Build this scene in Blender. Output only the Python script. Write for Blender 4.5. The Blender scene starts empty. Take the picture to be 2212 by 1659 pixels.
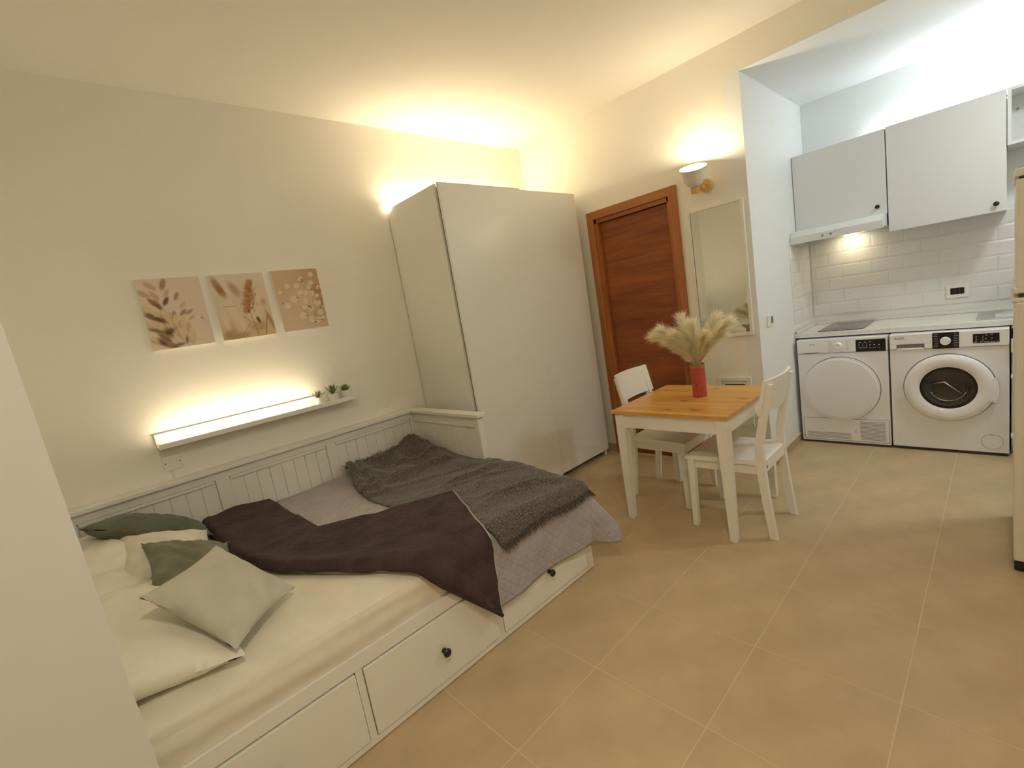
import bpy, bmesh, math, random
from mathutils import Matrix, Vector
random.seed(7)
SC = bpy.context.scene
COL = SC.collection
PI = math.pi

# ------------------------------------------------------------------ camera, world, exposure
CAM = dict(h=1.4883, yaw=.8307, pitch=-.1547, roll=-.1663, f=1003.73)
def make_camera():
    y, p, r = CAM['yaw'], CAM['pitch'], CAM['roll']
    fwd = Vector((math.cos(p)*math.cos(y), math.cos(p)*math.sin(y), math.sin(p)))
    right = Vector((math.sin(y), -math.cos(y), 0)); up = right.cross(fwd)
    r2 = right*math.cos(r) + up*math.sin(r); u2 = up*math.cos(r) - right*math.sin(r)
    cd = bpy.data.cameras.new('camera'); cd.sensor_width = 36; cd.lens = CAM['f']/2212*36
    cd.clip_start = .02
    co = bpy.data.objects.new('camera', cd); COL.objects.link(co)
    m = Matrix((r2, u2, -fwd)).transposed().to_4x4(); m.translation = (0, 0, CAM['h'])
    co.matrix_world = m
    SC.camera = co
make_camera()
w = bpy.data.worlds.new('world'); SC.world = w; w.use_nodes = True
w.node_tree.nodes['Background'].inputs[0].default_value = (.9, .9, 1, 1)
w.node_tree.nodes['Background'].inputs[1].default_value = 0.0
vs = SC.view_settings
vs.view_transform = 'Standard'; vs.look = 'None'; vs.gamma = 1.0; vs.use_curve_mapping = False
vs.exposure = 0.38
SC.cycles.use_denoising = True
SC.cycles.max_bounces = 8; SC.cycles.diffuse_bounces = 6; SC.cycles.glossy_bounces = 4
SC.cycles.use_adaptive_sampling = True; SC.cycles.adaptive_threshold = .06; SC.cycles.adaptive_min_samples = 16
SC.cycles.sample_clamp_indirect = 4.0
SC.cycles.caustics_reflective = False; SC.cycles.caustics_refractive = False
WARM = (1.0, .815, .545); COOL = (.92, 1.0, 1.0)
P_SHELF, P_WARD, P_SCONCE, P_KITCH, P_HOOD, P_FILL, P_KCEIL = 2.2, 6.4, 8.4, 9.0, .5, 14.8, 9.6

# ------------------------------------------------------------------ room numbers (metres)
YL, XD, ZC = 3.256, 3.572, 3.0          # picture wall, door wall, ceiling
XB, YA, ZA = 4.927, 1.218, 2.787        # kitchen back wall, alcove side, alcove soffit
YR, XN = -.78, -2.0                     # right wall, wall behind the camera
XH = -.27                               # wall at the head of the bed
XM = 4.294                              # fronts of the machines

# ------------------------------------------------------------------ materials
def mat(name, col, rough=.5, spec=.5, metal=0, bump=None, vary=None, emit=None, sheen=0, coat=0):
    m = bpy.data.materials.new(name); m.use_nodes = True
    nt = m.node_tree; b = nt.nodes['Principled BSDF']
    b.inputs['Base Color'].default_value = (*col, 1); b.inputs['Roughness'].default_value = rough
    b.inputs['Specular IOR Level'].default_value = spec; b.inputs['Metallic'].default_value = metal
    if sheen: b.inputs['Sheen Weight'].default_value = sheen
    if coat: b.inputs['Coat Weight'].default_value = coat; b.inputs['Coat Roughness'].default_value = .08
    if emit:
        b.inputs['Emission Color'].default_value = (*emit[0], 1); b.inputs['Emission Strength'].default_value = emit[1]
    tc = nt.nodes.new('ShaderNodeTexCoord')
    if bump:
        n = nt.nodes.new('ShaderNodeTexNoise'); n.inputs['Scale'].default_value = bump[0]; n.inputs['Detail'].default_value = 4
        nt.links.new(tc.outputs['Object'], n.inputs['Vector'])
        bp = nt.nodes.new('ShaderNodeBump'); bp.inputs['Strength'].default_value = bump[1]; bp.inputs['Distance'].default_value = bump[2] if len(bump) > 2 else .01
        nt.links.new(n.outputs['Fac'], bp.inputs['Height']); nt.links.new(bp.outputs['Normal'], b.inputs['Normal'])
    if vary:
        n = nt.nodes.new('ShaderNodeTexNoise'); n.inputs['Scale'].default_value = vary[0]; n.inputs['Detail'].default_value = 5
        nt.links.new(tc.outputs['Object'], n.inputs['Vector'])
        r = nt.nodes.new('ShaderNodeValToRGB'); r.color_ramp.elements[0].position = .32; r.color_ramp.elements[1].position = .68
        r.color_ramp.elements[0].color = (*[c*vary[1] for c in col], 1); r.color_ramp.elements[1].color = (*[min(1, c*vary[2]) for c in col], 1)
        nt.links.new(n.outputs['Fac'], r.inputs['Fac']); nt.links.new(r.outputs['Color'], b.inputs['Base Color'])
    return m

def wood(name, c0, c1, axis, scale=14, stretch=.06, rough=.4, knots=None, coat=0):
    """grain runs along `axis` of the object"""
    m = bpy.data.materials.new(name); m.use_nodes = True
    nt = m.node_tree; b = nt.nodes['Principled BSDF']; b.inputs['Roughness'].default_value = rough
    if coat: b.inputs['Coat Weight'].default_value = coat; b.inputs['Coat Roughness'].default_value = .15
    tc = nt.nodes.new('ShaderNodeTexCoord'); mp = nt.nodes.new('ShaderNodeMapping')
    s = [1, 1, 1]; s[axis] = stretch; mp.inputs['Scale'].default_value = s
    nt.links.new(tc.outputs['Object'], mp.inputs['Vector'])
    n1 = nt.nodes.new('ShaderNodeTexNoise'); n1.inputs['Scale'].default_value = scale; n1.inputs['Detail'].default_value = 8; n1.inputs['Roughness'].default_value = .65; n1.inputs['Distortion'].default_value = .6
    n2 = nt.nodes.new('ShaderNodeTexNoise'); n2.inputs['Scale'].default_value = scale*6; n2.inputs['Detail'].default_value = 3
    nt.links.new(mp.outputs['Vector'], n1.inputs['Vector']); nt.links.new(mp.outputs['Vector'], n2.inputs['Vector'])
    mx = nt.nodes.new('ShaderNodeMath'); mx.operation = 'MULTIPLY_ADD'; mx.inputs[1].default_value = .35
    nt.links.new(n2.outputs['Fac'], mx.inputs[0]); nt.links.new(n1.outputs['Fac'], mx.inputs[2])
    r = nt.nodes.new('ShaderNodeValToRGB'); r.color_ramp.elements[0].position = .45; r.color_ramp.elements[1].position = .88
    r.color_ramp.elements[0].color = (*c0, 1); r.color_ramp.elements[1].color = (*c1, 1)
    nt.links.new(mx.outputs[0], r.inputs['Fac'])
    out = r.outputs['Color']
    if knots:
        mk = nt.nodes.new('ShaderNodeMapping'); sk = [1, 1, 1]; sk[axis] = .42; mk.inputs['Scale'].default_value = sk
        nt.links.new(tc.outputs['Object'], mk.inputs['Vector'])
        v = nt.nodes.new('ShaderNodeTexVoronoi'); v.voronoi_dimensions = '2D'; v.inputs['Scale'].default_value = knots; v.inputs['Randomness'].default_value = 1
        nt.links.new(mk.outputs['Vector'], v.inputs['Vector'])
        kr = nt.nodes.new('ShaderNodeValToRGB'); kr.color_ramp.elements[0].position = .035; kr.color_ramp.elements[1].position = .085
        kr.color_ramp.elements[0].color = (.38, .28, .2, 1); kr.color_ramp.elements[1].color = (1, 1, 1, 1)
        nt.links.new(v.outputs['Distance'], kr.inputs['Fac'])
        ml = nt.nodes.new('ShaderNodeMix'); ml.data_type = 'RGBA'; ml.blend_type = 'MULTIPLY'; ml.inputs[0].default_value = 1
        nt.links.new(out, ml.inputs[6]); nt.links.new(kr.outputs['Color'], ml.inputs[7]); out = ml.outputs[2]
    nt.links.new(out, b.inputs['Base Color'])
    bp = nt.nodes.new('ShaderNodeBump'); bp.inputs['Strength'].default_value = .08; bp.inputs['Distance'].default_value = .004
    nt.links.new(mx.outputs[0], bp.inputs['Height']); nt.links.new(bp.outputs['Normal'], b.inputs['Normal'])
    return m

def fabric(name, col, weave=420, strength=.25, vary=(.85, 1.12), quilt=0, sheen=.15, heather=None):
    m = bpy.data.materials.new(name); m.use_nodes = True
    nt = m.node_tree; b = nt.nodes['Principled BSDF']; b.inputs['Roughness'].default_value = .9
    b.inputs['Specular IOR Level'].default_value = .15; b.inputs['Sheen Weight'].default_value = sheen
    tc = nt.nodes.new('ShaderNodeTexCoord')
    n = nt.nodes.new('ShaderNodeTexNoise'); n.inputs['Scale'].default_value = heather or 9; n.inputs['Detail'].default_value = 6 if heather else 4
    nt.links.new(tc.outputs['Object'], n.inputs['Vector'])
    r = nt.nodes.new('ShaderNodeValToRGB'); r.color_ramp.elements[0].position = .35; r.color_ramp.elements[1].position = .65
    r.color_ramp.elements[0].color = (*[c*vary[0] for c in col], 1); r.color_ramp.elements[1].color = (*[c*vary[1] for c in col], 1)
    nt.links.new(n.outputs['Fac'], r.inputs['Fac']); nt.links.new(r.outputs['Color'], b.inputs['Base Color'])
    n2 = nt.nodes.new('ShaderNodeTexNoise'); n2.inputs['Scale'].default_value = weave; n2.inputs['Detail'].default_value = 2
    nt.links.new(tc.outputs['Object'], n2.inputs['Vector'])
    bp = nt.nodes.new('ShaderNodeBump'); bp.inputs['Strength'].default_value = strength; bp.inputs['Distance'].default_value = .003
    nt.links.new(n2.outputs['Fac'], bp.inputs['Height'])
    nt.links.new(bp.outputs['Normal'], b.inputs['Normal'])
    if quilt:                                            # stitched diamonds in the cloth's own UVs
        last = bp
        mp = nt.nodes.new('ShaderNodeMapping'); mp.inputs['Rotation'].default_value = (0, 0, PI/4)
        nt.links.new(tc.outputs['UV'], mp.inputs['Vector'])
        sx = nt.nodes.new('ShaderNodeSeparateXYZ'); nt.links.new(mp.outputs['Vector'], sx.inputs[0])
        hs = []
        for k in range(2):
            a = nt.nodes.new('ShaderNodeMath'); a.operation = 'MULTIPLY'; a.inputs[1].default_value = PI/quilt
            nt.links.new(sx.outputs[k], a.inputs[0])
            s = nt.nodes.new('ShaderNodeMath'); s.operation = 'SINE'; nt.links.new(a.outputs[0], s.inputs[0])
            ab = nt.nodes.new('ShaderNodeMath'); ab.operation = 'ABSOLUTE'; nt.links.new(s.outputs[0], ab.inputs[0])
            pw = nt.nodes.new('ShaderNodeMath'); pw.operation = 'POWER'; pw.inputs[1].default_value = .5; nt.links.new(ab.outputs[0], pw.inputs[0])
            hs.append(pw)
        mn = nt.nodes.new('ShaderNodeMath'); mn.operation = 'MINIMUM'
        nt.links.new(hs[0].outputs[0], mn.inputs[0]); nt.links.new(hs[1].outputs[0], mn.inputs[1])
        b2 = nt.nodes.new('ShaderNodeBump'); b2.inputs['Strength'].default_value = .5; b2.inputs['Distance'].default_value = .006
        nt.links.new(mn.outputs[0], b2.inputs['Height']); nt.links.new(bp.outputs['Normal'], b2.inputs['Normal'])
        nt.links.new(b2.outputs['Normal'], b.inputs['Normal'])
    return m

M = {}
M['wall'] = mat('wall_paint', (.875, .85, .775), .75, .2, bump=(60, .05, .004))
M['ceiling'] = mat('ceiling_paint', (.895, .87, .795), .8, .2, bump=(25, .05, .006))
M['kwall'] = mat('kitchen_paint', (.83, .85, .86), .6, .25, bump=(50, .05, .004))
M['partition'] = mat('partition_paint', (.77, .765, .745), .55, .3, bump=(7, .12, .01))
M['tile'] = mat('floor_tile', (.56, .43, .258), .38, .4, vary=(5.5, .90, 1.08), bump=(9, .04, .003))
M['grout'] = mat('floor_grout', (.70, .58, .40), .8, .2)
M['skirt'] = mat('skirting_tile', (.50, .39, .26), .4, .4, vary=(6, .9, 1.1))
M['whitelac'] = mat('white_lacquer', (.83, .815, .765), .38, .4, bump=(30, .02, .002))
M['whitegloss'] = mat('white_gloss', (.82, .81, .765), .30, .4)
M['kcab'] = mat('cabinet_white', (.74, .755, .765), .32, .45)
M['chairwhite'] = mat('chair_white', (.90, .885, .835), .42, .4)
M['appliance'] = mat('appliance_white', (.87, .87, .90), .25, .5)
M['appliance2'] = mat('appliance_white_gloss', (.91, .91, .93), .12, .5)
M['groove'] = mat('dark_groove', (.05, .048, .05), .6)
M['greygroove'] = mat('grey_groove', (.24, .23, .24), .5)
M['black'] = mat('black_plastic', (.012, .011, .012), .3)
M['display'] = mat('display_black', (.012, .010, .014), .12)
M['print'] = mat('print_white', (.75, .75, .75), .5)
M['printgrey'] = mat('print_grey', (.18, .18, .19), .5)
M['fridge'] = mat('fridge_cream', (.80, .765, .68), .35, .4)
M['door'] = wood('door_wood', (.160, .034, .006), (.39, .108, .021), 1, 7, .08, .42)
M['doorframe_v'] = wood('frame_wood_upright', (.30, .095, .022), (.52, .20, .055), 2, 9, .06, .42)
M['doorframe_h'] = wood('frame_wood_lintel', (.30, .095, .022), (.52, .20, .055), 1, 9, .06, .42)
M['tabletop'] = wood('honey_pine', (.49, .225, .042), (.84, .465, .12), 1, 9, .07, .35, knots=5.2, coat=.25)
M['birch'] = wood('birch', (.66, .38, .12), (.80, .52, .20), 2, 12, .1, .5)
M['mirror'] = mat('mirror_glass', (.80, .81, .77), .02, .5, metal=1)
M['glass'] = mat('dark_door_glass', (.025, .022, .02), .06, .6, coat=.6)
M['drum'] = mat('steel_drum', (.35, .33, .30), .3, .5, metal=1)
M['steel'] = mat('brushed_steel', (.62, .62, .60), .3, .5, metal=1)
M['hob'] = mat('hob_glass', (.16, .15, .14), .12, .5)
M['counter'] = mat('worktop', (.76, .755, .715), .28, .5, vary=(28, .95, 1.05))
M['subway'] = mat('subway_glaze', (.80, .80, .80), .16, .5)
M['subgrout'] = mat('subway_grout', (.80, .80, .79), .8)
M['sheet'] = fabric('cream_sheet', (.82, .78, .66), 500, .12, (.96, 1.03))
M['pillow'] = fabric('white_pillowcase', (.84, .805, .70), 500, .12, (.96, 1.03))
M['cushwhite'] = fabric('offwhite_cushion', (.78, .73, .63), 480, .2, (.94, 1.05))
M['cushgreen'] = fabric('sage_cushion', (.205, .215, .15), 480, .25)
M['cushdark'] = fabric('dark_green_cushion', (.135, .145, .098), 480, .25)
M['cushgrey'] = fabric('light_grey_cushion', (.555, .54, .455), 480, .2, (.95, 1.05))
M['quiltgrey'] = fabric('grey_quilt', (.435, .405, .425), 520, .25, (.93, 1.06), quilt=.042)
M['quiltdark'] = fabric('aubergine_quilt', (.072, .046, .047), 420, .45, (.85, 1.2), quilt=.042, sheen=.05)
M['piping'] = fabric('pale_piping', (.52, .47, .43), 500, .1)
M['throw'] = fabric('charcoal_wool', (.102, .088, .075), 300, .9, (.3, 2.0), heather=150, sheen=.3)
M['knob'] = mat('black_knob', (.02, .018, .017), .35)
M['vase'] = mat('coral_vase', (.47, .088, .062), .62, .3, vary=(60, .85, 1.12), bump=(90, .3, .004))
M['goldrim'] = mat('gold_rim', (.42, .22, .06), .45, .5, metal=.35, vary=(70, .6, 1.3))
M['pampas'] = mat('pampas_fluff', (.99, .94, .76), .9, .1)
_nt = M['pampas'].node_tree; _pb = _nt.nodes['Principled BSDF']
_tr = _nt.nodes.new('ShaderNodeBsdfTranslucent'); _tr.inputs[0].default_value = (.99, .94, .75, 1)
_mx = _nt.nodes.new('ShaderNodeMixShader'); _mx.inputs[0].default_value = .6
_nt.links.new(_pb.outputs[0], _mx.inputs[1]); _nt.links.new(_tr.outputs[0], _mx.inputs[2])
_nt.links.new(_mx.outputs[0], _nt.nodes['Material Output'].inputs[0])
M['leaf'] = mat('succulent_green', (.14, .19, .045), .5, vary=(40, .7, 1.4))
M['leaf2'] = mat('succulent_dark', (.075, .09, .035), .5, vary=(40, .7, 1.4))
M['soil'] = mat('soil', (.05, .035, .02), .9)
M['pot'] = mat('white_pot', (.85, .83, .78), .4)
M['plastic'] = mat('white_plastic', (.84, .825, .775), .35)
M['shade'] = mat('lamp_shade_white', (.80, .79, .74), .35)
M['bulb'] = mat('lamp_bulb', (1, .95, .85), .4, emit=((1, .86, .62), 14))
M['ledwarm'] = mat('led_diffuser', (1, .95, .85), .4, emit=((1, .86, .60), 6))
M['ledcool'] = mat('led_cool', (1, 1, 1), .4, emit=(COOL, 10))
M['hoodlamp'] = mat('hood_lamp', (1, .95, .85), .4, emit=((1, .85, .58), 12))
M['sleepgrey'] = mat('cabinet_inside', (.62, .625, .61), .5)
M['darkroom'] = mat('door_reveal', (.16, .06, .02), .6)

# ------------------------------------------------------------------ mesh helpers
class MB:
    def __init__(s): s.v = []; s.f = []
    def add(s, vs, fs):
        o = len(s.v); s.v += [tuple(v) for v in vs]; s.f += [tuple(i+o for i in f) for f in fs]; return s
    def box(s, x0, x1, y0, y1, z0, z1):
        x0, x1 = sorted((x0, x1)); y0, y1 = sorted((y0, y1)); z0, z1 = sorted((z0, z1))
        return s.add([(x0,y0,z0),(x1,y0,z0),(x1,y1,z0),(x0,y1,z0),(x0,y0,z1),(x1,y0,z1),(x1,y1,z1),(x0,y1,z1)],
                     [(0,3,2,1),(4,5,6,7),(0,1,5,4),(1,2,6,5),(2,3,7,6),(3,0,4,7)])
    def bm(s, b):
        b.verts.ensure_lookup_table(); b.verts.index_update()
        s.add([v.co for v in b.verts], [[v.index for v in f.verts] for f in b.faces]); b.free(); return s
    def rbox(s, x0, x1, y0, y1, z0, z1, r=.005, seg=2):
        t = MB().box(x0, x1, y0, y1, z0, z1); b = bmesh.new()
        vs = [b.verts.new(v) for v in t.v]; [b.faces.new([vs[i] for i in f]) for f in t.f]
        bmesh.ops.bevel(b, geom=list(b.edges), offset=r, segments=seg, profile=.5, affect='EDGES')
        return s.bm(b)
    def taper(s, c0, h0, c1, h1):
        """square post from centre c0 (half sizes h0) to c1 (half sizes h1)"""
        def ring(c, h): return [(c[0]-h[0],c[1]-h[1],c[2]),(c[0]+h[0],c[1]-h[1],c[2]),(c[0]+h[0],c[1]+h[1],c[2]),(c[0]-h[0],c[1]+h[1],c[2])]
        return s.add(ring(c0,h0)+ring(c1,h1), [(0,3,2,1),(4,5,6,7),(0,1,5,4),(1,2,6,5),(2,3,7,6),(3,0,4,7)])
    def post(s, pts):
        """chain of horizontal rectangles (centre, half sizes)"""
        n = len(pts); vs = []; fs = []
        for c, h in pts: vs += [(c[0]-h[0],c[1]-h[1],c[2]),(c[0]+h[0],c[1]-h[1],c[2]),(c[0]+h[0],c[1]+h[1],c[2]),(c[0]-h[0],c[1]+h[1],c[2])]
        for k in range(n-1):
            for q in range(4): fs.append((4*k+q, 4*k+(q+1)%4, 4*k+4+(q+1)%4, 4*k+4+q))
        fs.append((0,3,2,1)); fs.append((4*n-4,4*n-3,4*n-2,4*n-1))
        return s.add(vs, fs)
    def lathe(s, prof, seg=32, mtx=None, cap0=True, cap1=True):
        """profile [(r, h)] turned about local z, then moved by mtx"""
        mtx = mtx or Matrix(); vs = []; fs = []; n = len(prof)
        for r, h in prof:
            for k in range(seg):
                a = 2*PI*k/seg; vs.append(mtx @ Vector((r*math.cos(a), r*math.sin(a), h)))
        for i in range(n-1):
            for k in range(seg):
                fs.append((i*seg+k, i*seg+(k+1)%seg, (i+1)*seg+(k+1)%seg, (i+1)*seg+k))
        if cap0: fs.append(tuple(reversed(range(seg))))
        if cap1: fs.append(tuple(range((n-1)*seg, n*seg)))
        return s.add(vs, fs)
    def tube(s, pts, r, seg=8):
        pts = [Vector(p) for p in pts]; n = len(pts); vs = []; fs = []
        for i, p in enumerate(pts):
            d = (pts[min(i+1,n-1)]-pts[max(i-1,0)]).normalized()
            a = d.orthogonal().normalized() if i == 0 else (s._a - d*s._a.dot(d)).normalized()
            s._a = a; b = d.cross(a); rr = r[i] if isinstance(r, (list, tuple)) else r
            for k in range(seg):
                t = 2*PI*k/seg; vs.append(p + (a*math.cos(t)+b*math.sin(t))*rr)
        for i in range(n-1):
            for k in range(seg): fs.append((i*seg+k, i*seg+(k+1)%seg, (i+1)*seg+(k+1)%seg, (i+1)*seg+k))
        fs.append(tuple(reversed(range(seg)))); fs.append(tuple(range((n-1)*seg, n*seg)))
        return s.add(vs, fs)
    def grid(s, fn, nu, nv):
        vs = [fn(i/nu, j/nv) for j in range(nv+1) for i in range(nu+1)]
        fs = [(j*(nu+1)+i, j*(nu+1)+i+1, (j+1)*(nu+1)+i+1, (j+1)*(nu+1)+i) for j in range(nv) for i in range(nu)]
        return s.add(vs, fs)
    def mesh(s, name, off=(0,0,0)):
        me = bpy.data.meshes.new(name)
        me.from_pydata([(v[0]-off[0], v[1]-off[1], v[2]-off[2]) for v in s.v], [], s.f); me.update(); return me

def finish(me, m, smooth):
    if m: me.materials.append(M[m] if isinstance(m, str) else m)
    b = bmesh.new(); b.from_mesh(me); bmesh.ops.recalc_face_normals(b, faces=b.faces); b.to_mesh(me); b.free()
    if smooth:
        me.polygons.foreach_set('use_smooth', [True]*len(me.polygons))
        if smooth != True:
            try: me.set_sharp_from_angle(angle=math.radians(smooth))
            except Exception: pass

def tag(o, label=None, cat=None, group=None, kind=None):
    if label: o['label'] = label
    if cat: o['category'] = cat
    if group: o['group'] = group
    if kind: o['kind'] = kind
    return o

def obj(name, mb, m, parent=None, smooth=0, label=None, cat=None, group=None, kind=None, local=False):
    """one mesh object. World coordinates unless local; a top-level mesh gets its origin at its base."""
    if parent is None and not local:
        xs = [v[0] for v in mb.v]; ys = [v[1] for v in mb.v]; zs = [v[2] for v in mb.v]
        off = ((min(xs)+max(xs))/2, (min(ys)+max(ys))/2, min(zs))
    else: off = (0, 0, 0)
    me = mb.mesh(name, off); finish(me, m, smooth)
    o = bpy.data.objects.new(name, me); COL.objects.link(o)
    if parent is None: o.location = off
    else:
        o.parent = parent
        if not local: o.location = -world_off(parent)
    return tag(o, label, cat, group, kind)

def world_off(p):
    v = Vector(p.location)
    while p.parent: p = p.parent; v += Vector(p.location)
    return v

def thing(name, loc, label, cat, group=None, rz=0, kind=None):
    o = bpy.data.objects.new(name, None); COL.objects.link(o); o.empty_display_size = .05
    o.location = loc; o.rotation_euler = (0, 0, rz)
    return tag(o, label, cat, group, kind)

def copy_tree(o, parent=None):
    c = o.copy(); COL.objects.link(c); c.parent = parent
    for ch in list(o.children): copy_tree(ch, c)
    return c

def inst(name, me, parent, world):
    """a piece that shares mesh data; mesh origin goes to the world point"""
    o = bpy.data.objects.new(name, me); COL.objects.link(o); o.parent = parent
    o.location = Vector(world) - world_off(parent); return o

def text(name, s, size, m, parent, origin, right, up, ext=.0004):
    cu = bpy.data.curves.new(name, 'FONT'); cu.body = s; cu.size = size; cu.extrude = ext; cu.align_x = 'CENTER'; cu.align_y = 'CENTER'
    to = bpy.data.objects.new('tmp', cu); COL.objects.link(to)
    dg = bpy.context.evaluated_depsgraph_get()
    me = bpy.data.meshes.new_from_object(to.evaluated_get(dg)); bpy.data.objects.remove(to)
    r = Vector(right).normalized(); u = Vector(up).normalized(); n = r.cross(u)
    m4 = Matrix((r, u, n)).transposed().to_4x4(); m4.translation = origin
    me.transform(m4); me.materials.clear(); me.materials.append(M[m])
    o = bpy.data.objects.new(name, me); COL.objects.link(o); o.parent = parent; o.location = -world_off(parent); return o

def light(name, kind, loc, power, col, size=.1, size_y=None, direction=None, spread=None, parent=None):
    l = bpy.data.lights.new(name, kind); l.energy = power; l.color = col
    if kind == 'AREA':
        l.shape = 'RECTANGLE' if size_y else 'DISK'; l.size = size
        if size_y: l.size_y = size_y
        if spread: l.spread = spread
    else: l.shadow_soft_size = size
    o = bpy.data.objects.new(name, l); COL.objects.link(o)
    if parent is not None:
        o.parent = parent; o.location = Vector(loc) - world_off(parent)
    else: o.location = loc
    if direction is not None:
        o.rotation_euler = Vector(direction).to_track_quat('-Z', 'Y').to_euler()
    return o

def hnoise(x, y, s=0):
    return (math.sin(x*1.7+y*2.3+s)+math.sin(x*3.1-y*1.9+s*2.1)*.6+math.sin(x*5.3+y*4.7+s*3.3)*.35)/1.95

# ================================================================== THE SETTING
TS, OX, OY = .4585, .8013, 1.1588                       # floor tile pitch and one joint crossing
fl = obj('floor', MB().box(XN-.12, XB+.12, YR-.12, YL+.12, -.10, -.0006), 'grout', kind='structure')
full = MB().box(.0018, TS-.0018, .0018, TS-.0018, -.012, 0).mesh('tile'); finish(full, 'tile', 0)
i0 = math.floor((XN-OX)/TS); i1 = math.ceil((XB-OX)/TS); j0 = math.floor((YR-OY)/TS); j1 = math.ceil((YL-OY)/TS)
for i in range(i0, i1):
    for j in range(j0, j1):
        x0, y0 = OX+i*TS, OY+j*TS; x1, y1 = x0+TS, y0+TS
        cx0, cx1, cy0, cy1 = max(x0, XN), min(x1, XB), max(y0, YR), min(y1, YL)
        if cx1-cx0 < .02 or cy1-cy0 < .02: continue
        if cx1 > XD and cy1 > YA+.02:
            if cx0 < XD-.03: cx1 = XD
            elif cy0 < YA-.03: cy1 = YA
            else: continue
        if (cx0, cx1, cy0, cy1) == (x0, x1, y0, y1): inst('tile', full, fl, (x0, y0, 0))
        else: obj('tile', MB().box(cx0+.0018, cx1-.0018, cy0+.0018, cy1-.0018, -.012, 0), 'tile', fl)

def structure(name, mb, m): return obj(name, mb, m, kind='structure')
structure('wall_left', MB().box(XH-.12, XD+.12, YL, YL+.12, 0, ZC), 'wall')
DY0, DY1, DZ = 1.795, 2.500, 2.125                     # clear door opening
wf = MB().box(XD, XD+.14, DY1, YL, 0, ZC).box(XD, XD+.14, YA+.1, DY0, 0, ZC).box(XD, XD+.14, DY0, DY1, DZ, ZC)
wf.box(XD, XD+.14, YR, YA+.1, ZA+.02, ZC)
structure('wall_far', wf, 'wall')
structure('wall_kitchen_side', MB().box(XD+.0005, XB+.12, YA, YA+.1, 0, ZA+.02), 'kwall')
structure('wall_kitchen_back', MB().box(XB, XB+.12, YR-.12, YA, 0, ZA+.02), 'kwall')
structure('ceiling_kitchen', MB().box(XD+.0005, XB+.12, YR-.12, YA, ZA, ZA+.12), 'kwall')
structure('wall_right', MB().box(XN-.12, XB, YR-.12, YR, 0, ZC), 'wall')
structure('wall_behind', MB().box(XN-.12, XN, YR, 1.45, 0, ZC), 'wall')
structure('wall_head', MB().box(XH-.12, XH, 1.55, YL, 0, ZC), 'wall')
def pe(z): return -.0606-.0142*z                        # its end is slightly out of plumb
structure('wall_partition', MB().add([(XN,1.45,0),(pe(0),1.45,0),(pe(0)-.007,1.55,0),(XN,1.55,0),(XN,1.45,ZC),(pe(ZC),1.45,ZC),(pe(ZC)-.008,1.55,ZC),(XN,1.55,ZC)],
    [(0,3,2,1),(4,5,6,7),(0,1,5,4),(1,2,6,5),(2,3,7,6),(3,0,4,7)]), 'partition')
structure('ceiling', MB().box(XN-.12, XD+.14, YR-.12, YL+.12, ZC, ZC+.12), 'ceiling')
bb = MB().box(XD-.01, XD, 2.565, YL, 0, .072).box(XD-.01, XD, YA-.01, 1.715, 0, .072)
b1 = obj('baseboard_far', bb, 'skirt', kind='structure')
obj('grout_line', MB().box(XD-.0105, XD, 2.565, YL, .072, .076).box(XD-.0105, XD, YA-.01, 1.715, .072, .076), 'grout', b1)
b2 = obj('baseboard_kitchen', MB().box(XD-.0005, XM+.05, YA-.01, YA, 0, .060), 'skirt', kind='structure')
obj('grout_line', MB().box(XD-.0005, XM+.05, YA-.0105, YA, .060, .064), 'grout', b2)

# ------------------------------------------------------------------ door
dr = thing('door_1', (XD, 2.14, 0), None, None, kind='structure')
def arch(y0, y1, z0, z1): return MB().rbox(XD-.024, XD+.002, y0, y1, z0, z1, .006)
FY0, FY1, FZ = 1.722, 2.563, 2.215
obj('frame_upright', MB().add(*[[(XD-.022,FY1,0),(XD-.022,FY1-.066,0),(XD-.022,FY1-.066,FZ-.066),(XD-.022,FY1,FZ),(XD+.004,FY1,0),(XD+.004,FY1-.066,0),(XD+.004,FY1-.066,FZ-.066),(XD+.004,FY1,FZ)],
    [(0,1,2,3),(7,6,5,4),(0,4,5,1),(1,5,6,2),(2,6,7,3),(3,7,4,0)]]), 'doorframe_v', dr)
obj('frame_upright', MB().add(*[[(XD-.022,FY0,0),(XD-.022,FY0+.066,0),(XD-.022,FY0+.066,FZ-.066),(XD-.022,FY0,FZ),(XD+.004,FY0,0),(XD+.004,FY0+.066,0),(XD+.004,FY0+.066,FZ-.066),(XD+.004,FY0,FZ)],
    [(0,1,2,3),(7,6,5,4),(0,4,5,1),(1,5,6,2),(2,6,7,3),(3,7,4,0)]]), 'doorframe_v', dr)
obj('frame_lintel', MB().add(*[[(XD-.022,FY1,FZ),(XD-.022,FY1-.066,FZ-.066),(XD-.022,FY0+.066,FZ-.066),(XD-.022,FY0,FZ),(XD+.004,FY1,FZ),(XD+.004,FY1-.066,FZ-.066),(XD+.004,FY0+.066,FZ-.066),(XD+.004,FY0,FZ)],
    [(0,1,2,3),(7,6,5,4),(0,4,5,1),(1,5,6,2),(2,6,7,3),(3,7,4,0)]]), 'doorframe_h', dr)
obj('jamb', MB().box(XD-.004, XD+.14, DY1-.022, DY1, 0, DZ+.022).box(XD+.002, XD+.03, DY1-.034, DY1-.02, 0, DZ), 'doorframe_v', dr)
obj('jamb', MB().box(XD-.004, XD+.14, DY0, DY0+.014, 0, DZ+.022), 'doorframe_v', dr)
obj('jamb_head', MB().box(XD-.004, XD+.14, DY0, DY1, DZ-.012, DZ+.022), 'doorframe_h', dr)
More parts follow.
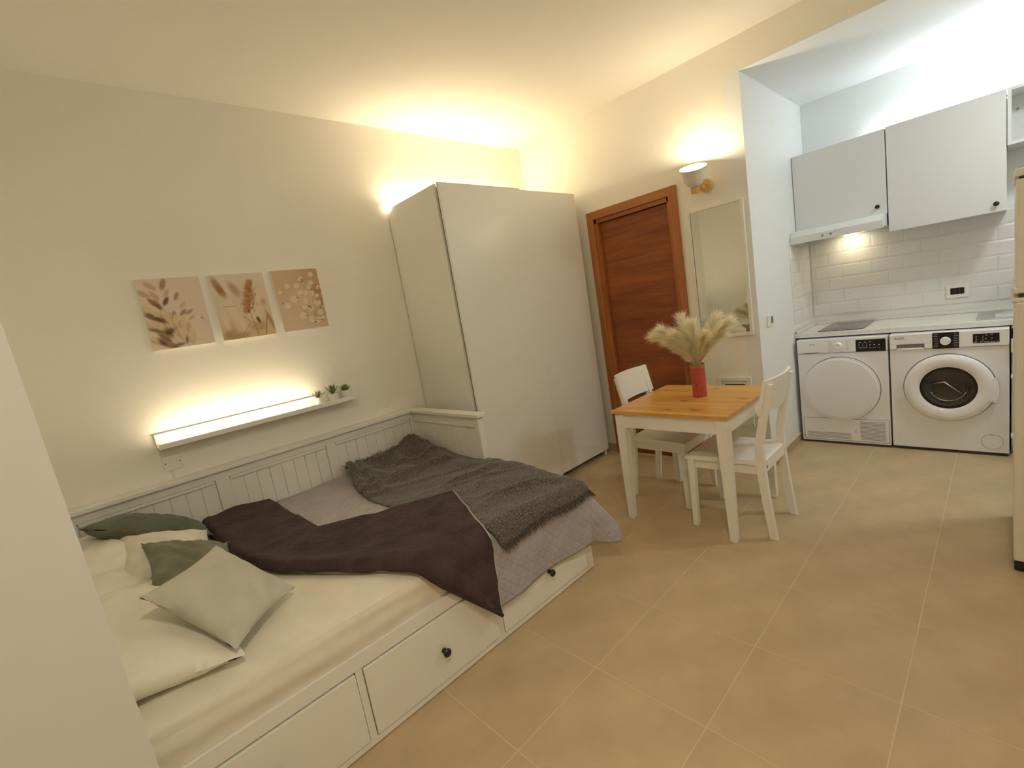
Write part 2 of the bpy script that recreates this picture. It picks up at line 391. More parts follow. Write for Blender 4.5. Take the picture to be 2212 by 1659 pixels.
obj('door_leaf', MB().rbox(XD+.03, XD+.072, DY0+.017, DY1-.026, .008, DZ-.016, .003), 'door', dr)
obj('door_stop', MB().box(XD+.074, XD+.138, DY0+.014, DY1-.022, 0, DZ-.012), 'darkroom', dr)

# ================================================================== BED
DB = thing('day_bed', (.80, 2.42, 0), 'white panelled wooden day bed pulled out to double width, with drawers', 'bed')
X0, X1, BY = -.24, 1.852, 3.236
bp = obj('back_panel', MB().box(X0+.02, X1-.02, 3.215, 3.23, .20, .80), 'whitelac', DB)
obj('back_top_rail', MB().rbox(X0+.02, X1-.02, 3.196, 3.236, .795, .842, .004), 'whitelac', DB)
obj('back_cap', MB().rbox(X0-.02, X1, 3.172, 3.252, .843, .868, .004), 'whitelac', DB)
obj('back_low_rail', MB().rbox(X0+.02, X1-.02, 3.196, 3.236, .30, .38, .004), 'whitelac', DB)
stiles = [(-.24, -.16), (.454, .527), (1.12, 1.185), (1.79, 1.852)]
for a, b in stiles: obj('back_stile', MB().rbox(a, b, 3.195, 3.237, .0, .797, .004), 'whitelac', DB)
def planks(par, lo, hi, n, fn):
    p = (hi-lo)/n
    for k in range(n): fn(lo+k*p+.0006, lo+(k+1)*p-.0006)
for (a, b), (c, d) in zip(stiles[:-1], stiles[1:]):
    planks(bp, b, c, 8, lambda u, v: obj('plank', MB().rbox(u, v, 3.207, 3.222, .37, .790, .0022, 1), 'whitelac', bp))
    obj('back_moulding', MB().rbox(b+.004, c-.004, 3.198, 3.212, .775, .795, .003, 1), 'whitelac', DB)
ep = obj('end_panel', MB().box(1.822, 1.842, 2.40, 3.20, .20, .80), 'whitelac', DB)
obj('end_top_rail', MB().rbox(1.812, 1.852, 2.372, 3.20, .795, .842, .004), 'whitelac', DB)
obj('end_cap', MB().rbox(1.790, 1.868, 2.345, 3.18, .843, .868, .004), 'whitelac', DB)
obj('end_post', MB().rbox(1.806, 1.856, 2.365, 2.412, 0, .843, .005), 'whitelac', DB)
obj('end_post', MB().rbox(1.808, 1.854, 3.16, 3.20, 0, .797, .005), 'whitelac', DB)
planks(ep, 2.415, 3.16, 9, lambda u, v: obj('plank', MB().rbox(1.812, 1.826, u, v, .37, .79, .0022, 1), 'whitelac', ep))
obj('end_moulding', MB().rbox(1.804, 1.818, 2.418, 3.155, .772, .795, .003, 1), 'whitelac', DB)
hp = obj('head_panel', MB().box(-.232, -.212, 2.40, 3.20, .20, .80), 'whitelac', DB)
obj('head_cap', MB().rbox(-.262, -.184, 2.345, 3.18, .843, .868, .004), 'whitelac', DB)
obj('head_top_rail', MB().rbox(-.242, -.202, 2.372, 3.20, .795, .842, .004), 'whitelac', DB)
obj('head_post', MB().rbox(-.246, -.196, 2.365, 2.412, 0, .843, .005), 'whitelac', DB)
planks(hp, 2.415, 3.19, 9, lambda u, v: obj('plank', MB().rbox(-.216, -.202, u, v, .37, .79, .003, 1), 'whitelac', hp))
# pulled-out base: end boards, slat deck, front board with recesses, three drawers
obj('side_board', MB().rbox(1.832, 1.852, 1.625, 2.36, .01, .372, .003), 'whitelac', DB)
obj('side_board', MB().rbox(-.24, -.22, 1.625, 2.36, .01, .372, .003), 'whitelac', DB)
obj('slat_deck', MB().box(-.22, 1.83, 1.63, 3.19, .335, .352), 'whitelac', DB)
DRW = [(1.163, 1.795), (.506, 1.132), (-.155, .474)]
fb = MB().rbox(X0, X1, 1.600, 1.622, .315, .374, .002).rbox(X0, X1, 1.600, 1.622, .004, .031, .002)
for a, b in [(X0, DRW[2][0]-.003), (DRW[2][1]+.003, DRW[1][0]-.003), (DRW[1][1]+.003, DRW[0][0]-.003), (DRW[0][1]+.003, X1)]:
    fb.box(a, b, 1.601, 1.622, .029, .317)
obj('front_board', fb, 'whitelac', DB)
for a, b in DRW:
    d = obj('drawer', MB().rbox(a, b, 1.594, 1.612, .034, .309, .003).box(a+.02, b-.02, 1.612, 2.25, .05, .25), 'whitelac', DB)
    cx = (a+b)/2+.014
    mt = Matrix.Translation((cx, 1.594, .165)) @ Matrix.Rotation(PI/2, 4, 'X')
    obj('knob', MB().lathe([(.011, 0), (.008, .008), (.008, .016), (.017, .021), (.018, .028), (.014, .033), (.004, .035)], 20, mt), 'knob', d, smooth=40)

# ------------------------------------------------------------------ mattress
MT = .530
def mattress():
    b = bmesh.new(); t = MB().box(-.20, 1.815, 1.612, 3.19, .375, MT)
    vs = [b.verts.new(v) for v in t.v]; [b.faces.new([vs[i] for i in f]) for f in t.f]
    bmesh.ops.subdivide_edges(b, edges=list(b.edges), cuts=14, use_grid_fill=True)
    for v in b.verts:
        x, y, z = v.co; k = (z-.375)/(MT-.375)
        # round the upper rim, soft sag at the open corner
        dy = max(0, 1.66-y)/.05; dx = max(0, x-1.765)/.05
        if k > .6: v.co.z -= .022*(dy*dy+dx*dx)*(k-.6)/.4
        v.co.z -= k*.03*max(0, 1-math.hypot(x-1.82, y-1.6)/.35)
        if y < 1.615: v.co.y += -.012*math.sin(k*PI)*.9 + .004*math.sin(x*9+k*4) + .003*math.sin(x*3.1+k*11)*math.sin(k*PI)
        if k > .9: v.co.z += .004*hnoise(x*5, y*5)
    m = MB().bm(b)
    return m
obj('mattress', mattress(), 'sheet', smooth=50, label='mattress in a cream fitted sheet lying on the day bed', cat='mattress')

# ------------------------------------------------------------------ bed clothes in unrolled cloth coordinates (x, t)
YE, XE, RE = 1.635, 1.822, .05
def drape(x, t, h):
    """t runs over the bed (t = y) and past YE down the front; x past XE runs down the open end"""
    s = YE-t; e = x-XE if t < 2.36 else min(x-XE, -.001)
    sag = .045*max(0, 1-math.hypot(x-1.84, t-1.58)/.5)
    top = MT+.004-sag
    if s <= 0 and e <= 0: return Vector((x, t, top+h))
    d = math.hypot(max(s, 0), max(e, 0)); ph = math.atan2(max(e, 0), max(s, 0))
    a = min(d/RE, PI/2); rad = RE*math.sin(a)+h*math.sin(a); z = top-RE*(1-math.cos(a))+h*math.cos(a)
    rest = max(0, d-RE*PI/2)
    fl = .55*math.sin(2*ph)**2                          # the free corner stands off in a fold
    rad += rest*fl; z -= rest*math.sqrt(max(.05, 1-fl*fl))
    if s > 0 and e > 0: return Vector((XE+rad*math.sin(ph), YE-rad*math.cos(ph), z))
    if s > 0: return Vector((x, YE-rad, z))
    return Vector((XE+rad, t, z))

def lerp_tab(tab, t):
    if t <= tab[0][0]: return tab[0][1]
    for (a, va), (b, vb) in zip(tab, tab[1:]):
        if t <= b: return va+(vb-va)*(t-a)/(b-a)
    return tab[-1][1]
FOLD = [(1.24, 1.114), (1.36, 1.01), (1.52, .862), (1.64, .765), (1.95, .56), (2.25, .40), (2.5, .355), (2.9, .34), (3.2, .33)]

def cloth(name, fn, nu, nv, m, parent, thick, uvfn=None, smooth=True):
    mb = MB().grid(fn, nu, nv); me = mb.mesh(name)
    me.materials.append(M[m]); me.polygons.foreach_set('use_smooth', [True]*len(me.polygons))
    if uvfn:
        uv = me.uv_layers.new(name='cloth')
        co = [uvfn(i/nu, j/nv) for j in range(nv+1) for i in range(nu+1)]
        for l in me.loops: uv.data[l.index].uv = co[l.vertex_index]
    o = bpy.data.objects.new(name, me); COL.objects.link(o)
    if parent is not None: o.parent = parent; o.location = -world_off(parent)
    sd = o.modifiers.new('thickness', 'SOLIDIFY'); sd.thickness = thick; sd.offset = -1
    return o

Q = thing('quilt', (1.1, 2.3, MT), 'grey quilted bedspread folded back to show its dark aubergine underside', 'quilt')
def qg(u, v):
    t = 1.262+v*(3.185-1.262); xl = lerp_tab(FOLD, t)+.012
    xr = 1.805 if t > 2.40 else 1.805+(.225)*min(1, (2.40-t)/.12)
    if t < 1.5: xr += .03
    return xl+u*(xr-xl), t
def qgf(u, v):
    x, t = qg(u, v); h = .014+.003*hnoise(x*9, t*9)
    if t < YE-.08: h += .010*math.sin(x*11+.6)*min(1, (YE-.08-t)/.2)+.004
    if t < 1.28: pass
    return drape(x, t, h)
cloth('grey_side', qgf, 110, 130, 'quiltgrey', Q, .010, uvfn=qg)
# the turned-back flap: from the fold to the free edge
FC = [(.33, 3.19), (.338, 2.95), (.35, 2.6), (.37, 2.38), (.45, 2.14), (.58, 1.92), (.765, 1.64), (.862, 1.52), (1.0, 1.372), (1.112, 1.25)]
UC = [(.70, 3.19), (.705, 2.95), (.712, 2.6), (.72, 2.44), (.86, 2.345), (1.05, 2.215), (1.325, 2.065), (1.225, 1.82), (1.135, 1.60), (1.118, 1.25)]
SV = [0, .1, .22, .30, .40, .52, .68, .80, .90, 1.0]
def curve(C, s):
    for k in range(len(SV)-1):
        if s <= SV[k+1]:
            q = (s-SV[k])/(SV[k+1]-SV[k])
            return C[k][0]+(C[k+1][0]-C[k][0])*q, C[k][1]+(C[k+1][1]-C[k][1])*q
    return C[-1]
def flap_uv(u, v):
    a = curve(FC, v); b = curve(UC, v); return a[0]+(b[0]-a[0])*u, a[1]+(b[1]-a[1])*u
def flap(u, v):
    x, t = flap_uv(u, v)
    roll = .016*math.exp(-((u-.08)/.09)**2)
    h = .030+roll+.006*hnoise(x*7, t*7, 1)+.007*max(0, hnoise(x*3+t*5, t*11-x*4, 2))
    h += .004*math.exp(-((v-.68)/.12)**2)*(u**1.5)+.030*math.exp(-((v)/.10)**2)*(.4+.6*math.sin(u*PI))
    h += .012*min(1, max(0, (x-.98)/.10))*(1 if t > 1.60 else max(0, 1-(1.60-t)/.08))
    if u < .05: h -= (.05-u)/.05*.026
    if t < YE: h += .008*math.sin(v*14)
    return drape(x, t, max(.006, h))
cloth('dark_side', flap, 60, 150, 'quiltdark', Q, .008, uvfn=flap_uv)
pts = []
for k in range(46):
    v = .68+.32*k/45; p = flap(1, v); pts.append(p+Vector((.002, 0, .001)))
obj('piping', MB().tube(pts, .0065, 8), 'piping', Q, smooth=True)

# ------------------------------------------------------------------ throw
TL = [(1.58, 1.185), (1.75, 1.12), (2.05, 1.045), (2.35, 1.05), (2.62, 1.07), (2.85, 1.10), (3.0, 1.15), (3.17, 1.20)]
def th_uv(u, v):
    t = 1.585+v*(3.16-1.585); xl = lerp_tab(TL, t)+.012*math.sin(t*9)
    xr = 1.79 if t > 2.44 else 1.79+.10*min(1, (2.44-t)/.15)
    t2 = t-(.042*(1-u)**2+.012+.006*math.sin(u*11))*(1-v)
    return xl+u*(xr-xl), t2
def rid(x): return 1-abs(math.sin(x))
def throw(u, v):
    x, t = th_uv(u, v)
    a = t*1.0+.22*x                                       # ridges run roughly along the bed
    h = .026+.034*rid(a*7.5+.8*math.sin(x*3)+.5)**6+.018*rid(a*12+x*2.0+1.3*math.sin(t*2))**5+.012*math.exp(-((t-2.02-.35*(x-1.5)-.05*math.sin(x*9))/.035)**2)*min(1, max(0, (x-1.35)/.15))+.006*hnoise(x*8, t*10, 3)
    k = max(0, (t-2.55)/.6)
    h += k*(.035+.045*rid(x*6.0+t*4)**2+.03*hnoise(x*9, t*7, 5))
    h += .070*math.exp(-((x-1.68)/.10)**2-((t-3.02)/.12)**2)+.035*math.exp(-((x-1.50)/.05)**2-((t-3.0)/.14)**2)+.022*math.exp(-((x-1.24)/.10)**2-((t-3.02)/.15)**2)
    h += .03*math.exp(-((x-1.70)/.06)**2-((t-2.75)/.35)**2)
    h += .040*math.exp(-((u-.05)/.05)**2)*min(1, max(0, (t-2.55)/.25))+.022*math.exp(-((u-.17)/.04)**2)*min(1, max(0, (t-2.4)/.3))
    if u < .03: h -= .012*(1-u/.03)
    if v < .03: h -= .008*(1-v/.03)
    m_ = min(1, max(0, (1.42-x)/.08))*min(1, max(0, (2.40-t)/.10))
    h = h*(1-m_)+min(h, .030)*m_
    e_ = min(1, max(0, (u-.80)/.15))
    if t < 2.6: h = h*(1-e_)+min(h, .032)*e_
    h = max(h, .024)
    if t < YE: h = max(h, .034)
    return drape(x, t, h)
T = thing('throw_blanket', (1.45, 2.3, MT), 'charcoal grey wool throw with fringed ends heaped over the quilt', 'blanket')
cloth('knit', throw, 120, 150, 'throw', T, .007)
fr = MB(); rnd = random.Random(3)
def strand(p, d, L, w):
    q = Vector((d[1], -d[0], 0)).normalized()*w; m_ = p+Vector(d)*L*.5+Vector((0, 0, rnd.uniform(-.003, .003)))
    e = p+Vector(d)*L+q*rnd.uniform(-2.5, 2.5)
    n = Vector((0, 0, 1)) if abs(d[2]) < .7 else Vector((0, -1, 0))
    fr.add([p-q, p+q, p+n*w*1.4, m_-q*.9, m_+q*.9, m_+n*w*1.3, e], [(0,1,4,3),(1,2,5,4),(2,0,3,5),(3,4,6),(4,5,6),(5,3,6),(0,2,1)])
for k in range(360):
    u = (k+rnd.random())/360; a = throw(u, 0); b = throw(u, .012); d = (a-b).normalized()
    dd = (d+Vector((rnd.uniform(-.35, .35), rnd.uniform(-.45, -.02), rnd.uniform(-.35, .05)))).normalized()
    strand(a+Vector((0, -.002, .003)), dd, rnd.uniform(.028, .05), .0024)
for k in range(70):
    u = (k+rnd.random())/70*.85; a = throw(u, 1); dd = Vector((rnd.uniform(-.6, .6), rnd.uniform(.1, .5), rnd.uniform(-.1, .8))).normalized()
    strand(a, dd, rnd.uniform(.015, .03), .0022)
tag(obj('fringe', fr, 'throw', T), kind='stuff')

# ------------------------------------------------------------------ pillows and cushions
def cushion_mesh(c00, c10, c01, thick, up, pinch=.05, n=26, wr=.004, seed=0, bulge=.9, ears=.06):
    """cushion given by three corners; returns a closed shape"""
    c00, c10, c01 = Vector(c00), Vector(c10), Vector(c01)
    ex, ey = c10-c00, c01-c00; nz = ex.cross(ey).normalized()
    if nz.dot(Vector(up)) < 0: nz = -nz
    def prof(u, v):
        a, b = 2*u-1, 2*v-1
        return max(0, (1-abs(a)**2.6))**.55*max(0, (1-abs(b)**2.6))**.55
    def pos(u, v, side):
        a, b = 2*u-1, 2*v-1
        # edges draw in between the corners
        uu = .5+.5*a*(1-pinch*(1-b*b)); vv = .5+.5*b*(1-pinch*(1-a*a))
        p = c00+ex*uu+ey*vv
        q = prof(u, v); h = thick/2*q*bulge
        e = 1-q
        h += wr*hnoise(u*9+seed, v*9, seed)*q+wr*1.2*math.sin((a*b)*14+seed)*max(0, abs(a*b)-.35)
        return p+nz*h*side
    mb = MB(); mb.grid(lambda u, v: pos(u, v, 1), n, n); o = len(mb.v)
    mb.grid(lambda u, v: pos(u, v, -1), n, n)
    b = bmesh.new(); vs = [b.verts.new(v) for v in mb.v]
    for f in mb.f: b.faces.new([vs[i] for i in f])
    bmesh.ops.remove_doubles(b, verts=b.verts, dist=.0006)
    r = MB().bm(b); return r
UP = (0, 0, 1)
obj('pillow', cushion_mesh((-.262, 1.70, .612), (.190, 1.652, .560), (-.262, 2.52, .640), .19, UP, .05, 30, .005, 1), 'pillow', smooth=True,
    label='large white pillow nearest the drawers, under the pale grey cushion', cat='pillow', group='white pillows at the head')
obj('pillow', cushion_mesh((-.262, 2.42, .625), (.06, 2.42, .600), (-.262, 3.0, .64), .15, UP, .03, 24, .006, 2), 'pillow', smooth=True,
    label='white pillow in the middle of the head end, half hidden behind the nearest pillow', cat='pillow', group='white pillows at the head')
obj('pillow', cushion_mesh((-.262, 2.60, .69), (.05, 2.62, .655), (-.262, 3.16, .72), .16, UP, .03, 24, .006, 3), 'pillow', smooth=True,
    label='white pillow at the back corner, below the dark green cushion', cat='pillow', group='white pillows at the head')
obj('cushion', cushion_mesh((-.142, 2.84, .852), (.332, 2.80, .612), (-.104, 3.19, .775), .17, UP, .13, 26, .006, 4), 'cushdark', smooth=True,
    label='dark green cushion lying against the panelled back of the bed', cat='cushion')
obj('cushion', cushion_mesh((-.052, 2.54, .645), (.280, 2.34, .585), (-.034, 2.92, .735), .15, UP, .10, 26, .007, 5), 'cushwhite', smooth=True,
    label='off-white cushion between the two green cushions', cat='cushion')
obj('cushion', cushion_mesh((.024, 2.24, .665), (.315, 2.06, .58), (.042, 2.66, .738), .15, UP, .11, 30, .010, 6), 'cushgreen', smooth=True,
    label='sage green cushion tucked behind the pale grey cushion', cat='cushion')
obj('cushion', cushion_mesh((-.012, 1.893, .792), (.168, 1.652, .592), (.250, 2.150, .772), .12, (1, -1, 1.2), .09, 34, .004, 7), 'cushgrey', smooth=True,
    label='pale grey square cushion lying cornerwise in front of the others', cat='cushion')

# ================================================================== WARDROBE
WX0, WX1, WZ = 1.993, 3.480, 2.398
W = thing('wardrobe', (2.74, 2.92, 0), 'tall glossy white sliding-door wardrobe in the corner by the door', 'wardrobe')
obj('side_panel', MB().box(WX0, WX0+.018, 2.623, 3.246, .0, WZ), 'whitegloss', W)
obj('side_panel', MB().box(WX1-.018, WX1, 2.636, 3.246, .0, WZ), 'whitegloss', W)
obj('top_panel', MB().box(WX0+.018, WX1-.018, 2.652, 3.246, WZ-.03, WZ-.008), 'whitelac', W)
obj('back_panel', MB().box(WX0+.018, WX1-.018, 3.238, 3.246, .05, WZ-.03), 'whitelac', W)
obj('floor_panel', MB().box(WX0+.018, WX1-.018, 2.652, 3.238, .05, .075), 'whitelac', W)
obj('shelf', MB().box(WX0+.018, WX1-.018, 2.70, 3.238, 1.2, 1.22), 'whitelac', W)
obj('rail', MB().box(WX0+.02, WX1-.02, 2.632, 2.650, WZ-.05, WZ-.012), 'greygroove', W)
d1 = obj('sliding_door', MB().rbox(WX0+.006, 2.775, 2.584, 2.604, .022, WZ+.004, .003), 'whitegloss', W)
d2 = obj('sliding_door', MB().rbox(2.735, WX1+.004, 2.609, 2.629, .050, WZ+.001, .003), 'whitegloss', W)
obj('roller', MB().rbox(2.04, 2.075, 2.60, 2.645, WZ+.0, WZ+.010, .002), 'plastic', d1)
obj('roller', MB().rbox(2.66, 2.70, 2.60, 2.645, WZ+.0, WZ+.010, .002), 'plastic', d1)
obj('door_guide', MB().box(3.43, 3.445, 2.614, 2.630, 0, .05), 'plastic', W)
for x in (WX0+.03, WX1-.09): obj('foot', MB().box(x, x+.06, 2.70, 2.76, 0, .05), 'greygroove', W)
LW = thing('light_strip', (2.66, 3.2, WZ), 'glowing light bar lying on top of the wardrobe', 'lamp')
obj('diffuser', MB().rbox(1.968, 3.35, 3.205, 3.237, WZ-.006, WZ+.026, .008), 'ledwarm', LW, smooth=40)
obj('end_cap', MB().rbox(3.35, 3.372, 3.203, 3.239, WZ-.008, WZ+.028, .004), 'plastic', LW)
light('wardrobe_light', 'AREA', (2.66, 3.205, WZ+.032), P_WARD, WARM, 1.36, .03, (0, -.25, 1), parent=LW)

# ================================================================== PICTURES
def lerp3(a, b, k): return tuple(x+(y-x)*k for x, y in zip(a, b))
class Paint:
    def __init__(s, w, h, fn): s.w, s.h = w, h; s.p = [[fn(i/w, j/h) for i in range(w)] for j in range(h)]
    def blob(s, cx, cy, rx, ry, ang, col, soft=.35, alpha=1.0, shade=0, fuzz=0, rn=None):
        """cx, cy in picture units with y up and unit = width"""
        asp = s.h/s.w; ca, sa = math.cos(ang), math.sin(ang); R = max(rx, ry)*1.25
        for j in range(max(0, int((cy-R)*s.w)), min(s.h, int((cy+R)*s.w)+2)):
            for i in range(max(0, int((cx-R)*s.w)), min(s.w, int((cx+R)*s.w)+2)):
                dx, dy = (i+.5)/s.w-cx, (j+.5)/s.w-cy
                a, b = (dx*ca+dy*sa)/rx, (-dx*sa+dy*ca)/ry
                d = math.hypot(a, b)
                if fuzz: d += fuzz*math.sin(i*2.1+j*1.3)*math.sin(i*.9-j*2.7)
                k = min(1, max(0, (1-d)/soft+.5))*alpha if d < 1+soft else 0
                if k <= 0: continue
                c = col if not shade else lerp3(col, tuple(x*(1-shade) for x in col), min(1, max(0, .5-.5*a)))
                s.p[j][i] = lerp3(s.p[j][i], c, k)
    def line(s, x0, y0, x1, y1, w, col, alpha=.8):
        n = int(math.hypot(x1-x0, y1-y0)*s.w*1.5)+2
        for k in range(n):
            q = k/(n-1); s.blob(x0+(x1-x0)*q, y0+(y1-y0)*q, w, w, 0, col, .8, alpha*.6)
ART = bpy.data.materials.new('canvas_print'); ART.use_nodes = True
_b = ART.node_tree.nodes['Principled BSDF']; _b.inputs['Roughness'].default_value = .7; _b.inputs['Specular IOR Level'].default_value = .2
_a = ART.node_tree.nodes.new('ShaderNodeVertexColor'); _a.layer_name = 'print'
ART.node_tree.links.new(_a.outputs['Color'], _b.inputs['Base Color'])
def canvas(x0, x1, z0, z1, paint, label):
    cx = (x0+x1)/2
    P = thing('canvas_picture', (cx, YL-.01, z0), label, 'picture', 'three botanical canvases above the shelf')
    obj('canvas', MB().rbox(x0, x1, YL-.020, YL-.001, z0, z1, .002), 'plastic', P)
    w_, h_ = paint.w, paint.h; mb = MB()
    mb.grid(lambda u, v: (x0+.001+(x1-x0-.002)*u, YL-.0206, z0+.001+(z1-z0-.002)*v), w_, h_)
    me = mb.mesh('print'); me.materials.append(ART)
    ca = me.color_attributes.new('print', 'FLOAT_COLOR', 'CORNER')
    li = 0
    for j in range(h_):
        for i in range(w_):
            c = paint.p[j][i]
            for q in range(4): ca.data[li].color = (*c, 1); li += 1
    o = bpy.data.objects.new('print', me); COL.objects.link(o); o.parent = P; o.location = -world_off(P)
CR, TAN, BR, DK = (.74, .62, .47), (.50, .34, .19), (.26, .125, .042), (.12, .05, .015)
r_ = random.Random(5)
p1 = Paint(90, 120, lambda u, v: lerp3((.74, .63, .50), (.70, .595, .49), u))
for cx, cy, a, L, c, k in [(.20,1.20,2.4,.11,TAN,.55),(.40,1.22,1.2,.11,BR,.55),(.08,1.06,2.5,.11,TAN,.6),(.42,1.05,1.0,.08,TAN,.5),(.56,.98,1.1,.085,BR,.5),(.23,1.02,2.2,.10,TAN,.55),
        (.62,.80,.9,.08,TAN,.45),(.38,.90,1.0,.09,DK,.65),(.17,.90,2.1,.09,BR,.65),(.26,.80,2.2,.09,DK,.6),(.60,.66,.8,.08,BR,.55),(.70,.66,.5,.08,BR,.45),(.24,.88,2.0,.08,BR,.5),
        (.45,.62,1.4,.09,BR,.5),(.36,.60,1.5,.10,BR,.45),(.72,.55,.6,.07,TAN,.5),(.62,.36,1.3,.11,TAN,.55),(.50,.40,1.4,.10,TAN,.6)]:
    p1.blob(cx, cy, L, L*.42, a, c, .6, min(1, k*1.35), 0, .06)
for cx, cy, a, L in [(.10,.72,2.0,.15),(.16,.48,2.75,.17),(.20,.66,2.5,.13),(.33,.62,1.8,.15),(.34,.46,2.2,.12),(.42,.38,1.9,.15),(.24,.28,2.3,.15),(.52,.28,1.7,.16),(.36,.18,1.9,.15),(.66,.22,1.4,.15),(.10,.20,2.6,.13),(.46,.52,1.5,.12),(.56,.50,1.2,.11)]:
    p1.blob(cx-.015, cy-.03, L, L*.44, a, BR, .5, .42); p1.blob(cx, cy, L, L*.40, a, (.72, .575, .38), .35, .92, .12, .05)
for cx, cy, a, L, w_ in [(.13,.60,2.55,.17,.035),(.24,.56,2.5,.10,.04),(.14,.36,2.75,.16,.035),(.22,.22,2.2,.12,.05),(.26,.07,2.6,.15,.05),(.16,.15,2.1,.09,.04),(.33,.33,.5,.09,.05),(.42,.06,.1,.09,.03),(.30,.30,2.0,.10,.05),(.55,.13,1.5,.08,.02),(.09,.68,2.6,.07,.02)]:
    p1.blob(cx, cy, L, w_, a, DK, .8, .72)
p1.line(.86, .52, .90, .55, .008, BR); p1.line(.87, .52, .91, .50, .008, BR)
canvas(.345, .648, 1.592, 1.985, p1, 'leftmost of three canvases, brown bunny-tail grasses on a pale ground')
p2 = Paint(90, 120, lambda u, v: lerp3((.60, .455, .29), (.72, .63, .51), min(1, v*1.1+.15*math.sin(u*7))))
for cx, cy, a, rx, ry, c, k in [(.12,1.10,1.9,.20,.065,BR,.7),(.17,.98,1.9,.14,.06,(.36,.15,.05),.8),(.40,1.02,2.0,.16,.07,BR,.55),(.30,.55,1.9,.35,.07,CR,.7),(.12,.40,1.8,.25,.07,CR,.55),(.75,.80,1.0,.24,.16,CR,.8),(.88,.70,1.3,.09,.05,BR,.5),
        (.72,.50,.9,.20,.16,CR,.7),(.88,.45,1.7,.20,.07,(.66,.52,.36),.7),(.95,.30,1.8,.22,.035,BR,.6),(.70,.22,.2,.16,.10,(.42,.25,.12),.55),(.15,.10,.3,.14,.10,BR,.55),(.35,.06,.2,.16,.07,BR,.5),(.22,.22,1.7,.18,.05,TAN,.6),(.42,.26,1.5,.16,.05,CR,.5)]:
    p2.blob(cx, cy, rx, ry, a, c, .8, k)
for k in range(480):
    q = r_.random(); cx = .71-.15*q+r_.gauss(0, .012); cy = 1.18-.66*q; wd = .018+.085*math.sin(min(1, q*.95+.05)*PI*.85)
    off = r_.gauss(0, .55)*wd; L = r_.uniform(.022, .05); an = 2.0+r_.gauss(0, .35) if off < 0 else 1.15+r_.gauss(0, .35)
    p2.blob(cx+off, cy-.25*abs(off), L, .008, an, lerp3((.26, .10, .02), (.50, .30, .13), r_.random()), .8, .6)
p2.line(.58, .62, .66, .02, .008, BR); p2.line(.46, .44, .60, .30, .007, DK); p2.line(.90, .42, .80, .02, .010, BR); p2.line(.36, .06, .55, .30, .007, BR); p2.line(.13, .68, .38, .68, .007, BR, .6)
p2.blob(.715, .36, .055, .030, 1.9, DK, .4, .95); p2.blob(.73, .30, .03, .018, 1.7, DK, .5, .9)
canvas(.692, .995, 1.592, 1.985, p2, 'middle of three canvases, one feathery brown grass head with blurred stems')
p3 = Paint(90, 120, lambda u, v: lerp3(lerp3((.62, .47, .32), (.48, .31, .16), min(1, max(0, u*1.1+v*.35-.55))), (.66, .53, .385), max(0, .6-v)))
for cx, cy, rx, c, k in [(.60,.70,.26,(.68,.55,.38),.75),(.66,.45,.22,(.66,.53,.37),.7),(.30,.20,.35,(.66,.53,.39),.6),(.85,.30,.14,(.40,.25,.12),.45),(.92,.85,.12,(.33,.17,.06),.6),(.94,.60,.10,(.36,.20,.08),.6),(.20,1.15,.28,(.60,.46,.28),.5)]:
    p3.blob(cx, cy, rx, rx, 0, c, 1.0, k)
for cx, cy, rr in [(.84,1.20,.062),(.60,1.12,.06),(.28,.98,.062),(.48,.97,.065),(.80,1.02,.06),(.95,.90,.05),(.36,.68,.085),(.20,.55,.075),(.64,.80,.07),(.78,.78,.06),(.88,.72,.05),(.60,.62,.07),(.86,.56,.08),(.55,.48,.06),(.70,.42,.05),(.88,.34,.075),(.66,.20,.075),(.80,.18,.075),(.10,.86,.05),(.48,.30,.09),(.74,.92,.055),(.92,.22,.05),(.52,.82,.06)]:
    p3.blob(cx+.012, cy-.014, rr, rr*.92, 0, BR, .5, .28); p3.blob(cx, cy, rr, rr*.9, .3, (.76, .645, .475), .3, .9, 0, .05)
for cx, cy, rr in [(.63,1.10,.022),(.61,1.06,.016),(.96,.89,.018),(.66,.50,.022),(.69,.47,.016),(.44,.72,.016),(.10,.62,.014),(.56,.30,.016),(.80,.88,.016),(.86,.62,.018),(.90,.44,.02),(.72,.14,.02)]:
    p3.blob(cx, cy, rr, rr, 0, DK, .7, .75)
p3.line(.42, .52, .60, .34, .007, BR, .6); p3.line(.68, .50, .76, .22, .006, BR, .6); p3.line(.76, .80, .78, .60, .006, BR, .5); p3.line(.70, .20, .90, .16, .010, BR, .5)
canvas(1.044, 1.342, 1.592, 1.990, p3, 'rightmost of three canvases, small round pale blossoms on tan')

# ================================================================== LEDGE WITH LIGHT AND PLANTS
S = thing('picture_ledge', (.82, 3.2, 1.058), 'white picture ledge on the wall, lit from inside by a light strip', 'shelf')
SX0, SX1 = .240, 1.402
obj('back_board', MB().box(SX0, SX1, 3.243, 3.2555, 1.060, 1.137), 'whitelac', S)
obj('bottom_board', MB().box(SX0, SX1, 3.146, 3.243, 1.060, 1.070), 'whitelac', S)
obj('front_lip', MB().rbox(SX0, SX1, 3.134, 3.146, 1.062, 1.090, .0015, 1), 'whitelac', S)
LS = thing('light_strip', (.68, 3.2, 1.07), 'warm glowing light strip lying in the picture ledge', 'lamp')
obj('diffuser', MB().rbox(.275, 1.085, 3.170, 3.195, 1.0705, 1.084, .004), 'ledwarm', LS, smooth=40)
obj('end_cap', MB().rbox(.262, .275, 3.168, 3.197, 1.0705, 1.086, .003), 'plastic', LS)
light('ledge_light', 'AREA', (.68, 3.1825, 1.088), P_SHELF, WARM, .80, .024, (0, .15, 1), parent=LS)
